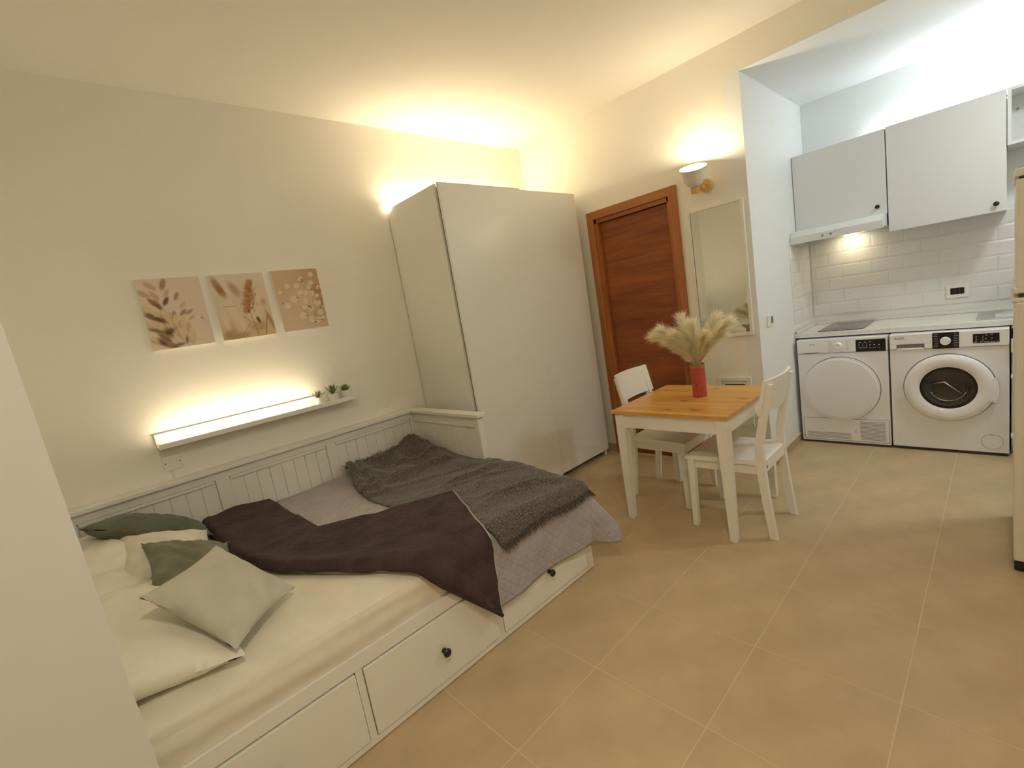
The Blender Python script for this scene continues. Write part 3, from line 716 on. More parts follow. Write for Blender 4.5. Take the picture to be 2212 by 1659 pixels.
def leaf_mesh(name, L, w, curl, thick=.3):
    mb = MB(); n = 5
    for k in range(n+1):
        q = k/n; ww = w*math.sin(PI*(.16+.84*q))**.8 if q < 1 else .0004; x = L*q; z = curl*q*q
        mb.v += [(x, -ww, z), (x, 0, z-ww*thick*1.6), (x, ww, z), (x, 0, z+ww*thick*.3)]
    for k in range(n):
        for q in range(4): mb.f.append((4*k+q, 4*k+(q+1)%4, 4*k+4+(q+1)%4, 4*k+4+q))
    return mb
def succulent(x, r, h, n, elev, L, wd, curl, m, label):
    P = thing('succulent', (x, 3.19, 1.0705), label, 'plant', 'three succulents on the ledge')
    mt = Matrix.Translation((x, 3.19, 1.0705))
    obj('pot', MB().lathe([(r*.82, 0), (r*.86, .002), (r, h-.004), (r, h), (r*.9, h), (r*.88, h-.006)], 24, mt), 'pot', P, smooth=40)
    obj('soil', MB().lathe([(r*.9, h-.008), (r*.5, h-.004), (.001, h-.002)], 16, mt, cap1=False), 'soil', P, smooth=True)
    me = leaf_mesh('leaf', L, wd, curl).mesh('leaf'); finish(me, m, True)
    rr = random.Random(int(x*100))
    for k in range(n):
        o = bpy.data.objects.new('leaf', me); COL.objects.link(o); o.parent = P
        lay = k/n; o.location = (0, 0, h-.003)
        o.rotation_euler = (0, -math.radians(elev[0]+(elev[1]-elev[0])*lay+rr.uniform(-7, 7)), k*2.39996+rr.uniform(-.15, .15))
        s = 1-.25*lay+rr.uniform(-.1, .1); o.scale = (s, s, s)
succulent(1.145, .030, .060, 15, (32, 84), .062, .0055, .006, 'leaf2', 'spiky dark succulent in a white pot, nearest the light strip on the ledge')
succulent(1.245, .033, .062, 17, (35, 86), .080, .0065, .010, 'leaf', 'tallest succulent, bright green and spiky, in the middle of the ledge trio')
succulent(1.335, .035, .066, 18, (12, 70), .050, .0125, .020, 'leaf', 'low rosette succulent in a white pot at the end of the ledge')
# switch plate under the ledge
SP = thing('switch_plate', (.288, 3.25, .92), 'square white fused switch plate on the wall under the ledge', 'switch')
obj('plate', MB().rbox(.245, .332, 3.246, 3.2558, .920, 1.006, .004), 'plastic', SP)
obj('rocker', MB().rbox(.272, .310, 3.243, 3.247, .940, .986, .002), 'plastic', SP)
for x in (.255, .322): obj('screw', MB().lathe([(.0035, 0), (.0035, .0015)], 10, Matrix.Translation((x, 3.246, .963)) @ Matrix.Rotation(PI/2, 4, 'X')), 'groove', SP)
obj('cable', MB().tube([(.283, 3.252, .921), (.283, 3.253, .86)], .003).tube([(.276, 3.252, .921), (.277, 3.253, .86)], .003), 'plastic', SP)

# ================================================================== SCONCE, MIRROR, PET FLAP
LC = thing('wall_lamp', (XD, 1.50, 2.10), 'wall lamp with white bowl shade and birch wood mount beside the door', 'lamp')
RX = Matrix.Rotation(-PI/2, 4, 'Y')
obj('wall_plate', MB().lathe([(.040, 0), (.046, .004), (.046, .024), (.042, .029)], 36, Matrix.Translation((XD, 1.493, 2.140)) @ RX), 'birch', LC, smooth=40)
obj('arm', MB().lathe([(.012, .027), (.012, .080)], 16, Matrix.Translation((XD, 1.500, 2.125)) @ RX), 'birch', LC, smooth=40)
obj('arm_pin', MB().lathe([(.007, .027), (.007, .04), (.004, .043)], 12, Matrix.Translation((XD, 1.478, 2.150)) @ RX), 'birch', LC, smooth=40)
mt = Matrix.Translation((3.470, 1.535, 2.108)) @ Matrix.Rotation(math.radians(25), 4, Vector((.406, -.914, 0))) @ Matrix.Translation((0, 0, -.012))
obj('holder', MB().lathe([(.027, 0), (.030, .003), (.030, .048), (.026, .050)], 28, mt), 'birch', LC, smooth=40)
sp = [(.026, .048), (.040, .052), (.056, .066), (.067, .090), (.073, .120), (.079, .148), (.090, .176), (.0905, .177), (.087, .176), (.076, .148), (.070, .120), (.064, .092), (.053, .070), (.020, .060)]
obj('shade', MB().lathe(sp, 40, mt, cap0=False, cap1=False), 'shade', LC, smooth=60)
obj('bulb', MB().lathe([(.012, .055), (.014, .07), (.026, .095), (.030, .115), (.026, .135), (.014, .148), (.001, .151)], 20, mt, cap1=False), 'bulb', LC, smooth=True)
light('sconce_light', 'POINT', tuple(mt @ Vector((0, 0, .168))), P_SCONCE, WARM, .028, parent=LC)

MR = thing('wall_mirror', (XD, 1.446, 1.03), 'tall narrow mirror in a thin white frame beside the kitchen opening', 'mirror')
my0, my1, mz0, mz1 = 1.252, 1.642, 1.032, 1.988
obj('glass', MB().box(XD-.016, XD-.004, my0+.012, my1-.012, mz0+.012, mz1-.012), 'mirror', MR)
for a in ((my0, my0+.024, mz0, mz1), (my1-.010, my1, mz0, mz1)): obj('frame_stile', MB().rbox(XD-.024, XD-.001, *a, .002, 1), 'whitelac', MR)
for a in ((my0+.024, my1-.010, mz0, mz0+.026), (my0+.024, my1-.010, mz1-.014, mz1)): obj('frame_rail', MB().rbox(XD-.024, XD-.001, *a, .002, 1), 'whitelac', MR)

PF = thing('pet_flap', (XD, 1.42, .335), 'white pet flap set low in the wall behind the table', 'pet flap')
fy0, fy1, fz0, fz1 = 1.298, 1.545, .338, .722
for a in ((fy0, fy0+.028, fz0, fz1), (fy1-.028, fy1, fz0, fz1)): obj('frame_stile', MB().rbox(XD-.022, XD-.001, *a, .004), 'plastic', PF)
for a in ((fy0+.028, fy1-.028, fz0, fz0+.028), (fy0+.028, fy1-.028, fz1-.030, fz1)): obj('frame_rail', MB().rbox(XD-.022, XD-.001, *a, .004), 'plastic', PF)
obj('tunnel', MB().box(XD-.005, XD-.001, fy0+.028, fy1-.028, fz0+.028, fz1-.030), 'plastic', PF)
obj('slot', MB().box(XD-.0075, XD-.005, fy0+.050, fy1-.050, .640, .664), 'black', PF)
obj('flap_panel', MB().rbox(XD-.014, XD-.006, fy0+.045, fy1-.045, .385, .640, .003), 'plastic', PF)
obj('screw', MB().lathe([(.005, 0), (.005, .003)], 10, Matrix.Translation((XD-.021, fy0+.012, .352)) @ RX), 'greygroove', PF)

# ================================================================== TABLE
TX, TY, TW = 2.426, 1.762, .74
TB = thing('dining_table', (TX+.37, TY-.37, 0), 'small square table with honey pine top and white tapered legs', 'table')
obj('table_top', MB().rbox(TX, TX+TW, TY-TW, TY, .728, .750, .003), 'tabletop', TB)
for sx in (0, 1):
    for sy in (0, 1):
        cx = TX+(.046 if sx == 0 else TW-.046); cy = TY-(.046 if sy == 0 else TW-.046)
        ox = -1 if sx == 0 else 1; oy = 1 if sy == 0 else -1
        f = .014
        obj('leg', MB().post([((cx+ox*f*.6, cy+oy*f*.6, 0), (.017, .017)), ((cx+ox*f*.6, cy+oy*f*.6, .004), (.019, .019)), ((cx, cy, .60), (.030, .030)), ((cx, cy, .728), (.030, .030))]), 'chairwhite', TB)
for a in ((TX+.024, TX+.044, TY-TW+.07, TY-.07), (TX+TW-.044, TX+TW-.024, TY-TW+.07, TY-.07), (TX+.07, TX+TW-.07, TY-.044, TY-.024), (TX+.07, TX+TW-.07, TY-TW+.024, TY-TW+.044)):
    obj('apron', MB().box(*a, .635, .728), 'chairwhite', TB)

# ------------------------------------------------------------------ chairs
def chair(loc, rz, label):
    c = thing('dining_chair', loc, label, 'chair', 'white wooden chairs at the table', rz)
    def part(n, mb, m='chairwhite', smooth=0): return obj(n, mb, m, c, smooth, local=True)
    n = 10; mb = MB()                                    # shaped seat, slightly hollowed
    def seat(u, v):
        y = -.185+.42*v; hw = .187+.030*v; x = (2*u-1)*hw
        return (x, y, .458-.010*max(0, 1-abs(2*u-1)**2)*math.sin(PI*min(1, v*1.0))-.006*max(0, v-.9)/.1)
    mb.grid(seat, n, n); o = len(mb.v); mb.grid(lambda u, v: (seat(u, v)[0], seat(u, v)[1], .432), n, n)
    ring = [i for i in range(n+1)]+[(n+1)*k+n for k in range(1, n+1)]+[(n+1)*n+i for i in range(n-1, -1, -1)]+[(n+1)*k for k in range(n-1, 0, -1)]
    for a, b in zip(ring, ring[1:]+ring[:1]): mb.f.append((a, b, b+o, a+o))
    part('seat', mb)
    for s in (-1, 1):
        part('leg', MB().post([((s*.203, .213, 0), (.014, .014)), ((s*.203, .213, .003), (.0155, .0155)), ((s*.195, .207, .30), (.018, .018)), ((s*.194, .206, .432), (.019, .019))]))
        part('leg', MB().post([((s*.176, -.222, 0), (.013, .017)), ((s*.176, -.220, .003), (.014, .018)), ((s*.174, -.196, .22), (.015, .020)), ((s*.172, -.180, .42), (.016, .022)), ((s*.171, -.183, .56), (.016, .020)), ((s*.169, -.215, .72), (.016, .018)), ((s*.167, -.258, .887), (.016, .015))]))
        part('side_apron', MB().add([(s*.180, -.165, .375), (s*.190, .190, .375), (s*.190, .190, .432), (s*.180, -.165, .432), (s*.162, -.165, .375), (s*.172, .190, .375), (s*.172, .190, .432), (s*.162, -.165, .432)],
             [(0,1,2,3),(7,6,5,4),(0,4,5,1),(1,5,6,2),(2,6,7,3),(3,7,4,0)]))
    part('front_apron', MB().box(-.178, .178, .198, .216, .375, .432))
    part('back_apron', MB().box(-.158, .158, -.198, -.180, .385, .448))
    part('tag', MB().box(-.150, -.128, -.2005, -.198, .405, .418), 'greygroove')
    bk = MB(); n2 = 14                                    # curved backrest
    def back(u, v, d):
        x = (2*u-1)*.205; z = .722+.192*v; y = -.192-.042*v-.030*(1-(2*u-1)**2)*1.0
        return (x, y-d, z)
    bk.grid(lambda u, v: back(u, v, 0), n2, 4); o = len(bk.v); bk.grid(lambda u, v: back(u, v, .017), n2, 4)
    w_ = n2+1
    ring = [i for i in range(n2+1)]+[w_*k+n2 for k in range(1, 5)]+[w_*4+i for i in range(n2-1, -1, -1)]+[w_*k for k in range(3, 0, -1)]
    for a, b in zip(ring, ring[1:]+ring[:1]): bk.f.append((a, b, b+o, a+o))
    part('backrest', bk, smooth=40)
    return c
chair((2.760, 1.112, 0), 0, 'white wooden chair with its back to the kitchen opening, seat pushed under the table')
chair((2.950, 1.675, 0), PI, 'white wooden chair in front of the brown door, across the table')

# ------------------------------------------------------------------ vase and pampas
VX, VY = 2.852, 1.360
V = thing('vase', (VX, VY, .75), 'coral red cylinder vase with a gold rim on the table', 'vase')
mt = Matrix.Translation((VX, VY, .7502))
obj('body', MB().lathe([(.040, 0), (.0425, .002), (.0432, .190), (.0432, .192)], 40, mt, cap1=False), 'vase', V, smooth=40)
obj('rim', MB().lathe([(.0436, .190), (.0440, .192), (.0440, .213), (.0430, .214), (.0385, .214), (.0385, .10)], 40, mt, cap0=False, cap1=False), 'goldrim', V, smooth=40)
def plume(tip, seed, bow, fluff, label):
    rn = random.Random(seed); base = Vector((VX+rn.uniform(-.012, .012), VY+rn.uniform(-.012, .012), .775)); tip = Vector(tip)
    rim = Vector((VX+(tip.x-VX)*.10, VY+(tip.y-VY)*.10, .965))
    mid = rim.lerp(tip, .55)+Vector((0, 0, bow))
    pts = []
    for k in range(17):
        q = k/16
        if q < .3: pts.append(base.lerp(rim, q/.3))
        else:
            r = (q-.3)/.7; pts.append(rim*(1-r)**2+mid*2*r*(1-r)+tip*r*r)
    P = thing('pampas_stem', tuple(base), label, 'dried plant', 'pampas plumes in the vase')
    obj('stalk', MB().tube(pts, [.0018]*12+[.0014, .0011, .0009, .0007, .0004], 5), 'pampas', P)
    mb = MB(); N = 1150
    for k in range(N):
        q = .30+.70*(k/N); f = q*16; i = min(15, int(f)); p = pts[i].lerp(pts[i+1], f-i); d = (pts[i+1]-pts[i]).normalized()
        r = (q-.3)/.7
        L = fluff*(.30+.95*math.sin(PI*min(1, .08+r*.72)))*rn.uniform(.7, 1.15)
        a = rn.uniform(0, 2*PI); e = d.orthogonal().normalized(); s = d.cross(e)
        side = e*math.cos(a)+s*math.sin(a); out = (d*1.0+side*rn.uniform(.18, .78)*(.85+.12*r)).normalized()
        m_ = p+out*L*.55; en = p+out*L+Vector((0, 0, -.12*L))+side*.05*L
        w_ = out.cross(Vector((rn.uniform(-1, 1), rn.uniform(-1, 1), rn.uniform(-1, 1)))).normalized()*.0011
        mb.add([p-w_, p+w_, m_+w_*.9, m_-w_*.9, en], [(0,1,2,3),(3,2,4)])
    tag(obj('fluff', mb, 'pampas', P), kind='stuff')
PL = ['leftmost pampas plume, leaning out towards the wardrobe', 'second pampas plume from the left in the vase', 'tall pampas plume third from the left, in front of the brown door',
      'upright pampas plume at the door frame, near the middle of the bunch', 'upright pampas plume just right of the middle of the bunch', 'tall pampas plume second from the right, in front of the mirror',
      'rightmost pampas plume, leaning across the mirror']
for k, (tx, ty, tz, bow, fl_) in enumerate([(2.84,1.625,1.160,.05,.085),(2.80,1.545,1.200,.04,.085),(2.90,1.452,1.250,.03,.09),(2.84,1.385,1.200,.02,.09),(2.78,1.330,1.215,.02,.09),(2.90,1.236,1.232,.02,.09),(2.84,1.135,1.212,.045,.085),(2.95,1.30,1.18,.03,.08),(2.76,1.44,1.17,.04,.08),(2.76,1.25,1.15,.04,.08),(2.80,1.495,1.125,.05,.08),(2.86,1.19,1.14,.05,.08)]):
    plume((tx, ty, tz), 20+k, bow, fl_, PL[k] if k < len(PL) else 'short cream plume in the dense middle of the pampas bunch')

# ================================================================== KITCHEN
# wall tiles with bevelled faces
sub = MB(); TLW, TLH, bv, dp = .2054, .1055, .013, .0060
def subtile(w_, h_):
    m_ = MB(); hw, hh = w_/2, h_/2; b_ = min(bv, hw*.6)
    vs = [(-.004,-hw,-hh),(-.004,hw,-hh),(-.004,hw,hh),(-.004,-hw,hh),(-dp,-hw+b_,-hh+bv),(-dp,hw-b_,-hh+bv),(-dp,hw-b_,hh-bv),(-dp,-hw+b_,hh-bv),(0,-hw,-hh),(0,hw,-hh),(0,hw,hh),(0,-hw,hh)]
    m_.add(vs, [(4,5,6,7),(0,1,5,4),(1,2,6,5),(2,3,7,6),(3,0,4,7),(8,9,1,0),(9,10,2,1),(10,11,3,2),(11,8,0,3),(11,10,9,8)]); return m_
sub_me = subtile(TLW, TLH).mesh('tile'); finish(sub_me, 'subway', 0)
BS = obj('trim_1', MB().box(XB-.0015, XB, YR, YA-.0005, .905, 1.640), 'subgrout', kind='structure')
SS = obj('trim_2', MB().box(4.36, XB-.0015, YA-.0015, YA, .905, 1.640), 'subgrout', kind='structure')
PT, PH = .2062, .1063
for row in range(-1, 6):
    zc = 1.516-PH/2+PH-row*PH+0.0
    offs = 0 if row % 2 == 0 else PT/2
    for k in range(-4, 12):
        y1_ = .977+offs+PT*(4-k)+PT; y0_ = y1_-PT
        a, b = max(y0_, YR), min(y1_, YA-.010)
        if b-a < .02: continue
        zt = zc+PH/2
        if zt > 1.64 or zc-PH/2 < .90: 
            if zc-PH/2 >= .90: continue
            continue
        if abs(b-a-PT) < 1e-6: me_ = sub_me
        else: me_ = subtile(b-a-.0010, TLH).mesh('tile'); finish(me_, 'subway', 0)
        inst('tile', me_, BS, (XB-.0015, (a+b)/2, zc))
    for k in range(4):
        x1_ = XB-.010-PT*k+(PT/2 if row % 2 else 0); x0_ = x1_-PT; a, b = max(x0_, 4.365), min(x1_, XB-.011)
        zt = zc+PH/2
        if b-a < .02 or zt > 1.64 or zc-PH/2 < .90: continue
        m_ = subtile(b-a-.0010, TLH); m_.v = [(v[1], v[0], v[2]) for v in m_.v]
        me_ = m_.mesh('tile'); finish(me_, 'subway', 0)
        inst('tile', me_, SS, ((a+b)/2, YA-.0015, zc))

# worktop
CT = thing('worktop', (4.64, .22, .866), 'pale kitchen worktop running over the two machines', 'worktop')
obj('slab', MB().rbox(4.352, XB-.002, YR+.005, YA-.003, .872, .908, .004), 'counter', CT)
obj('upstand', MB().rbox(4.365, XB-.004, YA-.024, YA-.010, .909, .932, .003), 'counter', CT)
obj('upstand', MB().rbox(XB-.026, XB-.011, YR+.005, YA-.026, .909, .932, .003), 'counter', CT)
HB = thing('hob', (4.65, .91, .909), 'narrow two-zone black glass hob in the worktop', 'hob')
obj('glass', MB().rbox(4.400, 4.895, .762, 1.062, .909, .915, .002, 1), 'hob', HB)
for x in (4.52, 4.76): obj('cooking_zone', MB().lathe([(.088, 0), (.088, .0003)], 40, Matrix.Translation((x, .91, .9151))), 'greygroove', HB)
SK = thing('sink', (4.65, -.2, .909), 'stainless steel sink with ribbed drainer at the end of the worktop', 'sink')
obj('drainer', MB().rbox(4.43, 4.86, -.62, .148, .909, .9125, .0015, 1), 'steel', SK)
for k in range(9): obj('rib', MB().rbox(4.475+k*.042, 4.489+k*.042, -.25, .060, .9115, .9165, .002, 1), 'steel', SK)

# wall cabinets
def cabinet(y0, y1, z0, z1, label, knob):
    c = thing('wall_cabinet', (4.75, (y0+y1)/2, z0), label, 'cabinet', 'white wall cabinets above the worktop')
    obj('body', MB().box(4.597, XB-.002, y0+.001, y1-.001, z0+.001, z1), 'kcab', c)
    d = obj('door', MB().rbox(4.575, 4.594, y0+.0025, y1-.0025, z0, z1, .0015, 1), 'kcab', c)
    mt = Matrix.Translation((4.575, knob[0], knob[1])) @ Matrix.Rotation(-PI/2, 4, 'Y')
    obj('knob', MB().lathe([(.008, 0), (.006, .006), (.006, .014), (.0145, .019), (.015, .024), (.012, .027), (.002, .028)], 20, mt), 'knob', d, smooth=40)
    return c
cabinet(.612, 1.216, 1.735, 2.333, 'square white wall cabinet directly above the cooker hood', (.667, 1.797))
c2 = cabinet(.004, .610, 1.600, 2.340, 'taller white wall cabinet beside the hood, with no hood under it', (.052, 1.652))
obj('hinge_cover', MB().box(4.66, 4.70, .38, .43, 2.340, 2.349), 'knob', c2)
oc = thing('wall_cabinet', (4.75, -.3, 2.0), 'doorless open wall cabinet at the right edge, above the fridge', 'cabinet', 'white wall cabinets above the worktop')
obj('side_panel', MB().box(4.577, XB-.002, -.016, .0025, 2.0, 2.342), 'kcab', oc)
obj('side_panel', MB().box(4.577, XB-.002, -.60, -.582, 2.0, 2.342), 'kcab', oc)
obj('top_panel', MB().box(4.577, XB-.002, -.582, -.016, 2.324, 2.342), 'kcab', oc)
obj('bottom_panel', MB().box(4.577, XB-.002, -.582, -.016, 2.0, 2.018), 'kcab', oc)
obj('back_panel', MB().box(4.80, 4.808, -.582, -.016, 2.018, 2.324), 'sleepgrey', oc)
obj('peg', MB().lathe([(.006, 0), (.006, .012)], 10, Matrix.Translation((4.80, -.045, 2.235)) @ Matrix.Rotation(-PI/2, 4, 'Y')), 'greygroove', oc)
LK = thing('light_strip', (4.83, .1, 2.345), 'cool white light tube lying on top of the wall cabinets', 'lamp')
obj('tube', MB().lathe([(.012, 0), (.012, 1.30)], 16, Matrix.Translation((4.84, -.55, 2.362)) @ Matrix.Rotation(-PI/2, 4, 'X')), 'ledcool', LK, smooth=40)
obj('base', MB().box(4.822, 4.858, -.56, .76, 2.342, 2.351), 'plastic', LK)
light('kitchen_light', 'AREA', (4.84, 0.1, 2.377), P_KITCH, COOL, 1.30, .03, (-.35, 0, 1), parent=LK).rotation_euler = (PI, math.radians(19), PI/2)

# cooker hood
HD = thing('cooker_hood', (4.66, .915, 1.62), 'slim white cooker hood with a lit lamp under the square cabinet', 'hood')
hy0, hy1 = .618, YA-.004
prof = [(4.40, 1.636), (4.40, 1.690), (4.445, 1.734), (XB-.012, 1.734), (XB-.012, 1.640), (4.88, 1.640), (4.88, 1.650), (4.45, 1.650), (4.45, 1.636)]
hb = MB(); n = len(prof)
hb.add([(x, hy0, z) for x, z in prof]+[(x, hy1, z) for x, z in prof], [tuple(range(n)), tuple(range(2*n-1, n-1, -1))]+[(k, k+n, (k+1) % n+n, (k+1) % n) for k in range(n)])
obj('body', hb, 'kcab', HD)
obj('filter', MB().box(4.47, 4.86, hy0+.02, hy1-.02, 1.645, 1.650), 'steel', HD)
obj('lamp', MB().rbox(4.80, 4.845, .85, .93, 1.637, 1.645, .003), 'hoodlamp', HD)
light('hood_light', 'AREA', (4.815, .89, 1.633), P_HOOD, (1, .82, .5), .10, .06, (.25, 0, -1), parent=HD)
mtk = Matrix.Rotation(-PI/2, 4, 'Y')
for y in (.99, .935): obj('button', MB().lathe([(.008, 0), (.008, .003), (.005, .004)], 14, Matrix.Translation((4.40, y, 1.664)) @ mtk), 'greygroove', HD, smooth=40)
obj('marks', MB().box(4.3995, 4.40, .900, .965, 1.672, 1.674), 'greygroove', HD)

# sockets
def socket(name, label, c, n, w_, h_, m4, cat):
    s = thing(name, c, label, cat)
    def L(b): b.v = [tuple(m4 @ Vector(v)) for v in b.v]; return b
    obj('plate', L(MB().rbox(-w_/2, w_/2, -.009, 0, -h_/2, h_/2, .003)), 'plastic', s)
    return s, L
m4 = Matrix.Translation((XB-.0100, .262, 1.081)) @ Matrix.Rotation(-PI/2, 4, 'Z')
s, L = socket('wall_socket', 'white double socket with black inserts on the tiled wall', (XB-.01, .262, 1.03), 2, .126, .100, m4, 'socket')
for x in (-.026, 0, .026): obj('insert', L(MB().rbox(x-.0125, x+.0125, -.0115, -.008, -.024, .024, .001, 1)), 'black', s)
m4 = Matrix.Translation((3.785, YA-.001, 1.100))
s, L = socket('thermostat', 'small white thermostat with dark screen on the kitchen side wall', (3.785, YA, 1.055), 1, .118, .082, m4, 'thermostat')
obj('screen', L(MB().rbox(.002, .048, -.0125, -.008, -.022, .030, .001, 1)), 'printgrey', s)
obj('bezel', L(MB().rbox(-.008, .056, -.011, -.007, -.030, .037, .002, 1)), 'plastic', s)

# machines
def disc(r, x0, x1, c, seg=56): return MB().lathe([(r, 0), (r, x1-x0)], seg, Matrix.Translation((x1, c[0], c[1])) @ mtk)
def ringmb(ro, ri, x, d, c, seg=64):
    """flat ring lying on plane x, standing d proud of it"""
    return MB().lathe([(ri, 0), (ri, d), (ro, d), (ro, 0)], seg, Matrix.Translation((x, c[0], c[1])) @ mtk, cap0=False, cap1=False)
R_, U_ = (0, -1, 0), (0, 0, 1)                           # reading direction on the machine fronts
D = thing('tumble_dryer', (4.59, .89, 0), 'white tumble dryer with a plain round door, left of the washing machine', 'dryer')
dy0, dy1 = .600, 1.190
obj('body', MB().rbox(XM, 4.88, dy0+.003, dy1, .018, .748, .004).rbox(XM, 4.88, dy0+.003, dy1, .750, .862, .004), 'appliance', D)
for x in (XM+.04, 4.78):
    for y in (dy0+.04, dy1-.09): obj('foot', MB().box(x, x+.05, y, y+.05, 0, .018), 'groove', D)
obj('plinth', MB().box(XM+.006, XM+.02, dy0+.01, dy1-.01, .004, .018), 'groove', D)
cp = obj('control_panel', MB().rbox(XM-.004, XM+.002, dy0+.004, .966, .752, .860, .002, 1), 'appliance2', D)
wd = obj('water_drawer', MB().rbox(XM-.005, XM+.002, .970, dy1-.002, .752, .860, .002, 1), 'appliance2', D)
hm = MB(); pr = [(1.150-.126*k/12, .757-.006*math.sin(PI*k/12)) for k in range(13)]
hm.add([(XM-.0058, y, z) for y, z in pr]+[(XM-.0058, y, .7585) for y, z in pr], [(k, k+1, k+14, k+13) for k in range(12)])
obj('handle_recess', hm, 'greygroove', wd)
text('brand_lettering', 'AKAI', .017, 'printgrey', wd, (XM-.0056, 1.080, .822), R_, U_)
obj('print_line', MB().box(XM-.0056, XM-.005, .985, 1.005, .786, .789), 'print', wd)
dial = obj('dial', MB().lathe([(.029, 0), (.029, .004), (.025, .008), (.024, .020), (.021, .023), (.001, .023)], 36, Matrix.Translation((XM-.004, .905, .803)) @ mtk, cap1=False), 'appliance2', D, smooth=40)
obj('dial_mark', MB().box(XM-.0278, XM-.027, .904, .906, .806, .822), 'greygroove', dial)
for k in range(7):
    z = .838-k*.0115
    obj('print_line', MB().box(XM-.0046, XM-.004, .944, .944+.018-(k % 3)*.004, z, z+.0016).box(XM-.0046, XM-.004, .853-.014-(k % 2)*.006, .853, z, z+.0016), 'greygroove', cp)
obj('display', MB().box(XM-.0055, XM-.004, .613, .792, .752, .842), 'display', D)
dsp = MB()
for y, z in [(.765, .820), (.735, .821), (.705, .822)]: dsp.box(XM-.006, XM-.0055, y-.006, y+.006, z, z+.004)
for y in (.772, .750, .726):
    for k in range(4): dsp.box(XM-.006, XM-.0055, y-.0025, y+.0025, .786+k*.008, .7885+k*.008)
for y in (.705, .680, .653): dsp.box(XM-.006, XM-.0055, y-.004, y+.004, .797, .802)
for y, w_ in [(.762, .018), (.735, .020), (.705, .014), (.680, .016), (.655, .010)]: dsp.box(XM-.006, XM-.0055, y-w_/2, y+w_/2, .778, .7805)
obj('display_marks', dsp, 'print', D)
DC = (.905, .462)
obj('door_gap', ringmb(.256, .244, XM, .0008, DC), 'greygroove', D)
dd = obj('door', MB().lathe([(.249, 0), (.249, .018), (.243, .026), (.232, .029), (.225, .030), (.12, .034), (.001, .035)], 72, Matrix.Translation((XM, *DC)) @ mtk, cap1=False), 'appliance', D, smooth=45)
obj('door_rim', ringmb(.2515, .232, XM-.002, .0225, DC, 72), 'appliance2', dd, smooth=45)
lp = obj('lower_panel', MB().rbox(XM-.003, XM+.001, .614, 1.170, .035, .212, .0015, 1), 'appliance', D)
obj('panel_gap', MB().box(XM-.0012, XM, .611, 1.173, .032, .215), 'greygroove', D)
for k in range(5):
    z = .048+k*.0105; obj('grille_slot', MB().box(XM-.0036, XM-.003, .850, 1.148, z, z+.0034), 'greygroove', lp)
for k in range(14):
    z = .050+k*.0110; obj('grille_slot', MB().box(XM-.0036, XM-.003, .634, .790, z, z+.0038), 'greygroove', lp)
obj('panel_symbol', MB().box(XM-.0036, XM-.003, .815, .817, .10, .125).box(XM-.0036, XM-.003, .822, .824, .10, .125), 'greygroove', lp)

Wm = thing('washing_machine', (4.59, .29, 0), 'white washing machine with a dark glass porthole beside the dryer', 'washing machine')
wy0, wy1 = -.008, .592
obj('body', MB().rbox(XM, 4.86, wy0, wy1, .022, .752, .004).rbox(XM+.004, 4.86, wy0, wy1, .752, .865, .004), 'appliance', Wm)
for x in (XM+.04, 4.76):
    for y in (wy0+.04, wy1-.09): obj('foot', MB().box(x, x+.05, y, y+.05, 0, .022), 'groove', Wm)
obj('plinth', MB().box(XM+.012, XM+.03, wy0+.004, wy1-.004, .004, .022), 'groove', Wm)
dt = obj('detergent_drawer', MB().rbox(XM-.010, XM+.004, .358, wy1-.002, .790, .862, .003, 1).rbox(XM-.010, XM+.004, .552, wy1-.002, .756, .792, .003, 1).rbox(XM-.010, XM+.004, .358, .400, .756, .792, .003, 1), 'appliance2', Wm)
obj('drawer_grip', MB().box(XM-.001, XM+.003, .400, .552, .756, .790), 'greygroove', dt)
obj('drawer_lip', MB().rbox(XM-.008, XM+.002, .404, .548, .748, .762, .003, 1), 'appliance2', dt)
text('brand_lettering', 'INGM', .022, 'printgrey', dt, (XM-.0106, .535, .835), R_, U_)
obj('print_line', MB().box(XM-.0106, XM-.010, .385, .405, .838, .840), 'print', dt)
cp = obj('control_panel', MB().rbox(XM-.010, XM+.004, wy0+.002, .354, .756, .862, .003, 1), 'appliance2', Wm)
dq = obj('dial_plate', MB().box(XM-.0115, XM-.010, .224, .356, .751, .861), 'display', Wm)
dl = MB()
for k in range(8):
    z = .765+k*.0118; dl.box(XM-.012, XM-.0115, .330, .352-(k % 3)*.004, z, z+.0015).box(XM-.012, XM-.0115, .228+(k % 2)*.006, .250, z, z+.0015)
obj('dial_marks', dl, 'print', dq)
obj('dial', MB().lathe([(.028, 0), (.028, .006), (.0265, .018), (.024, .021), (.001, .0215)], 36, Matrix.Translation((XM-.0115, .291, .803)) @ mtk, cap1=False), 'appliance2', Wm, smooth=40)
dq = obj('display', MB().box(XM-.0115, XM-.010, .036, .158, .778, .839), 'display', Wm)
dl = MB()
for y in (.142, .112):
    for k in range(4): dl.box(XM-.012, XM-.0115, y-.003, y+.003, .791+k*.010, .7935+k*.010)
for y, z in [(.095, .826), (.070, .828), (.070, .804), (.098, .802)]: dl.box(XM-.012, XM-.0115, y-.003, y+.003, z, z+.004)
for y, w_ in [(.146, .016), (.119, .012), (.095, .022), (.067, .022), (.044, .010)]: dl.box(XM-.012, XM-.0115, y-w_/2, y+w_/2, .783, .7855)
obj('display_marks', dl, 'print', dq)
WC = (.283, .475)
obj('door_gap', ringmb(.239, .20, XM, .0008, WC), 'greygroove', Wm)
pd = obj('porthole_door', MB().lathe([(.233, 0), (.233, .020), (.226, .032), (.200, .040), (.165, .036), (.148, .026), (.146, .010), (.146, 0)], 72, Matrix.Translation((XM, *WC)) @ mtk, cap0=False, cap1=False), 'appliance2', Wm, smooth=50)
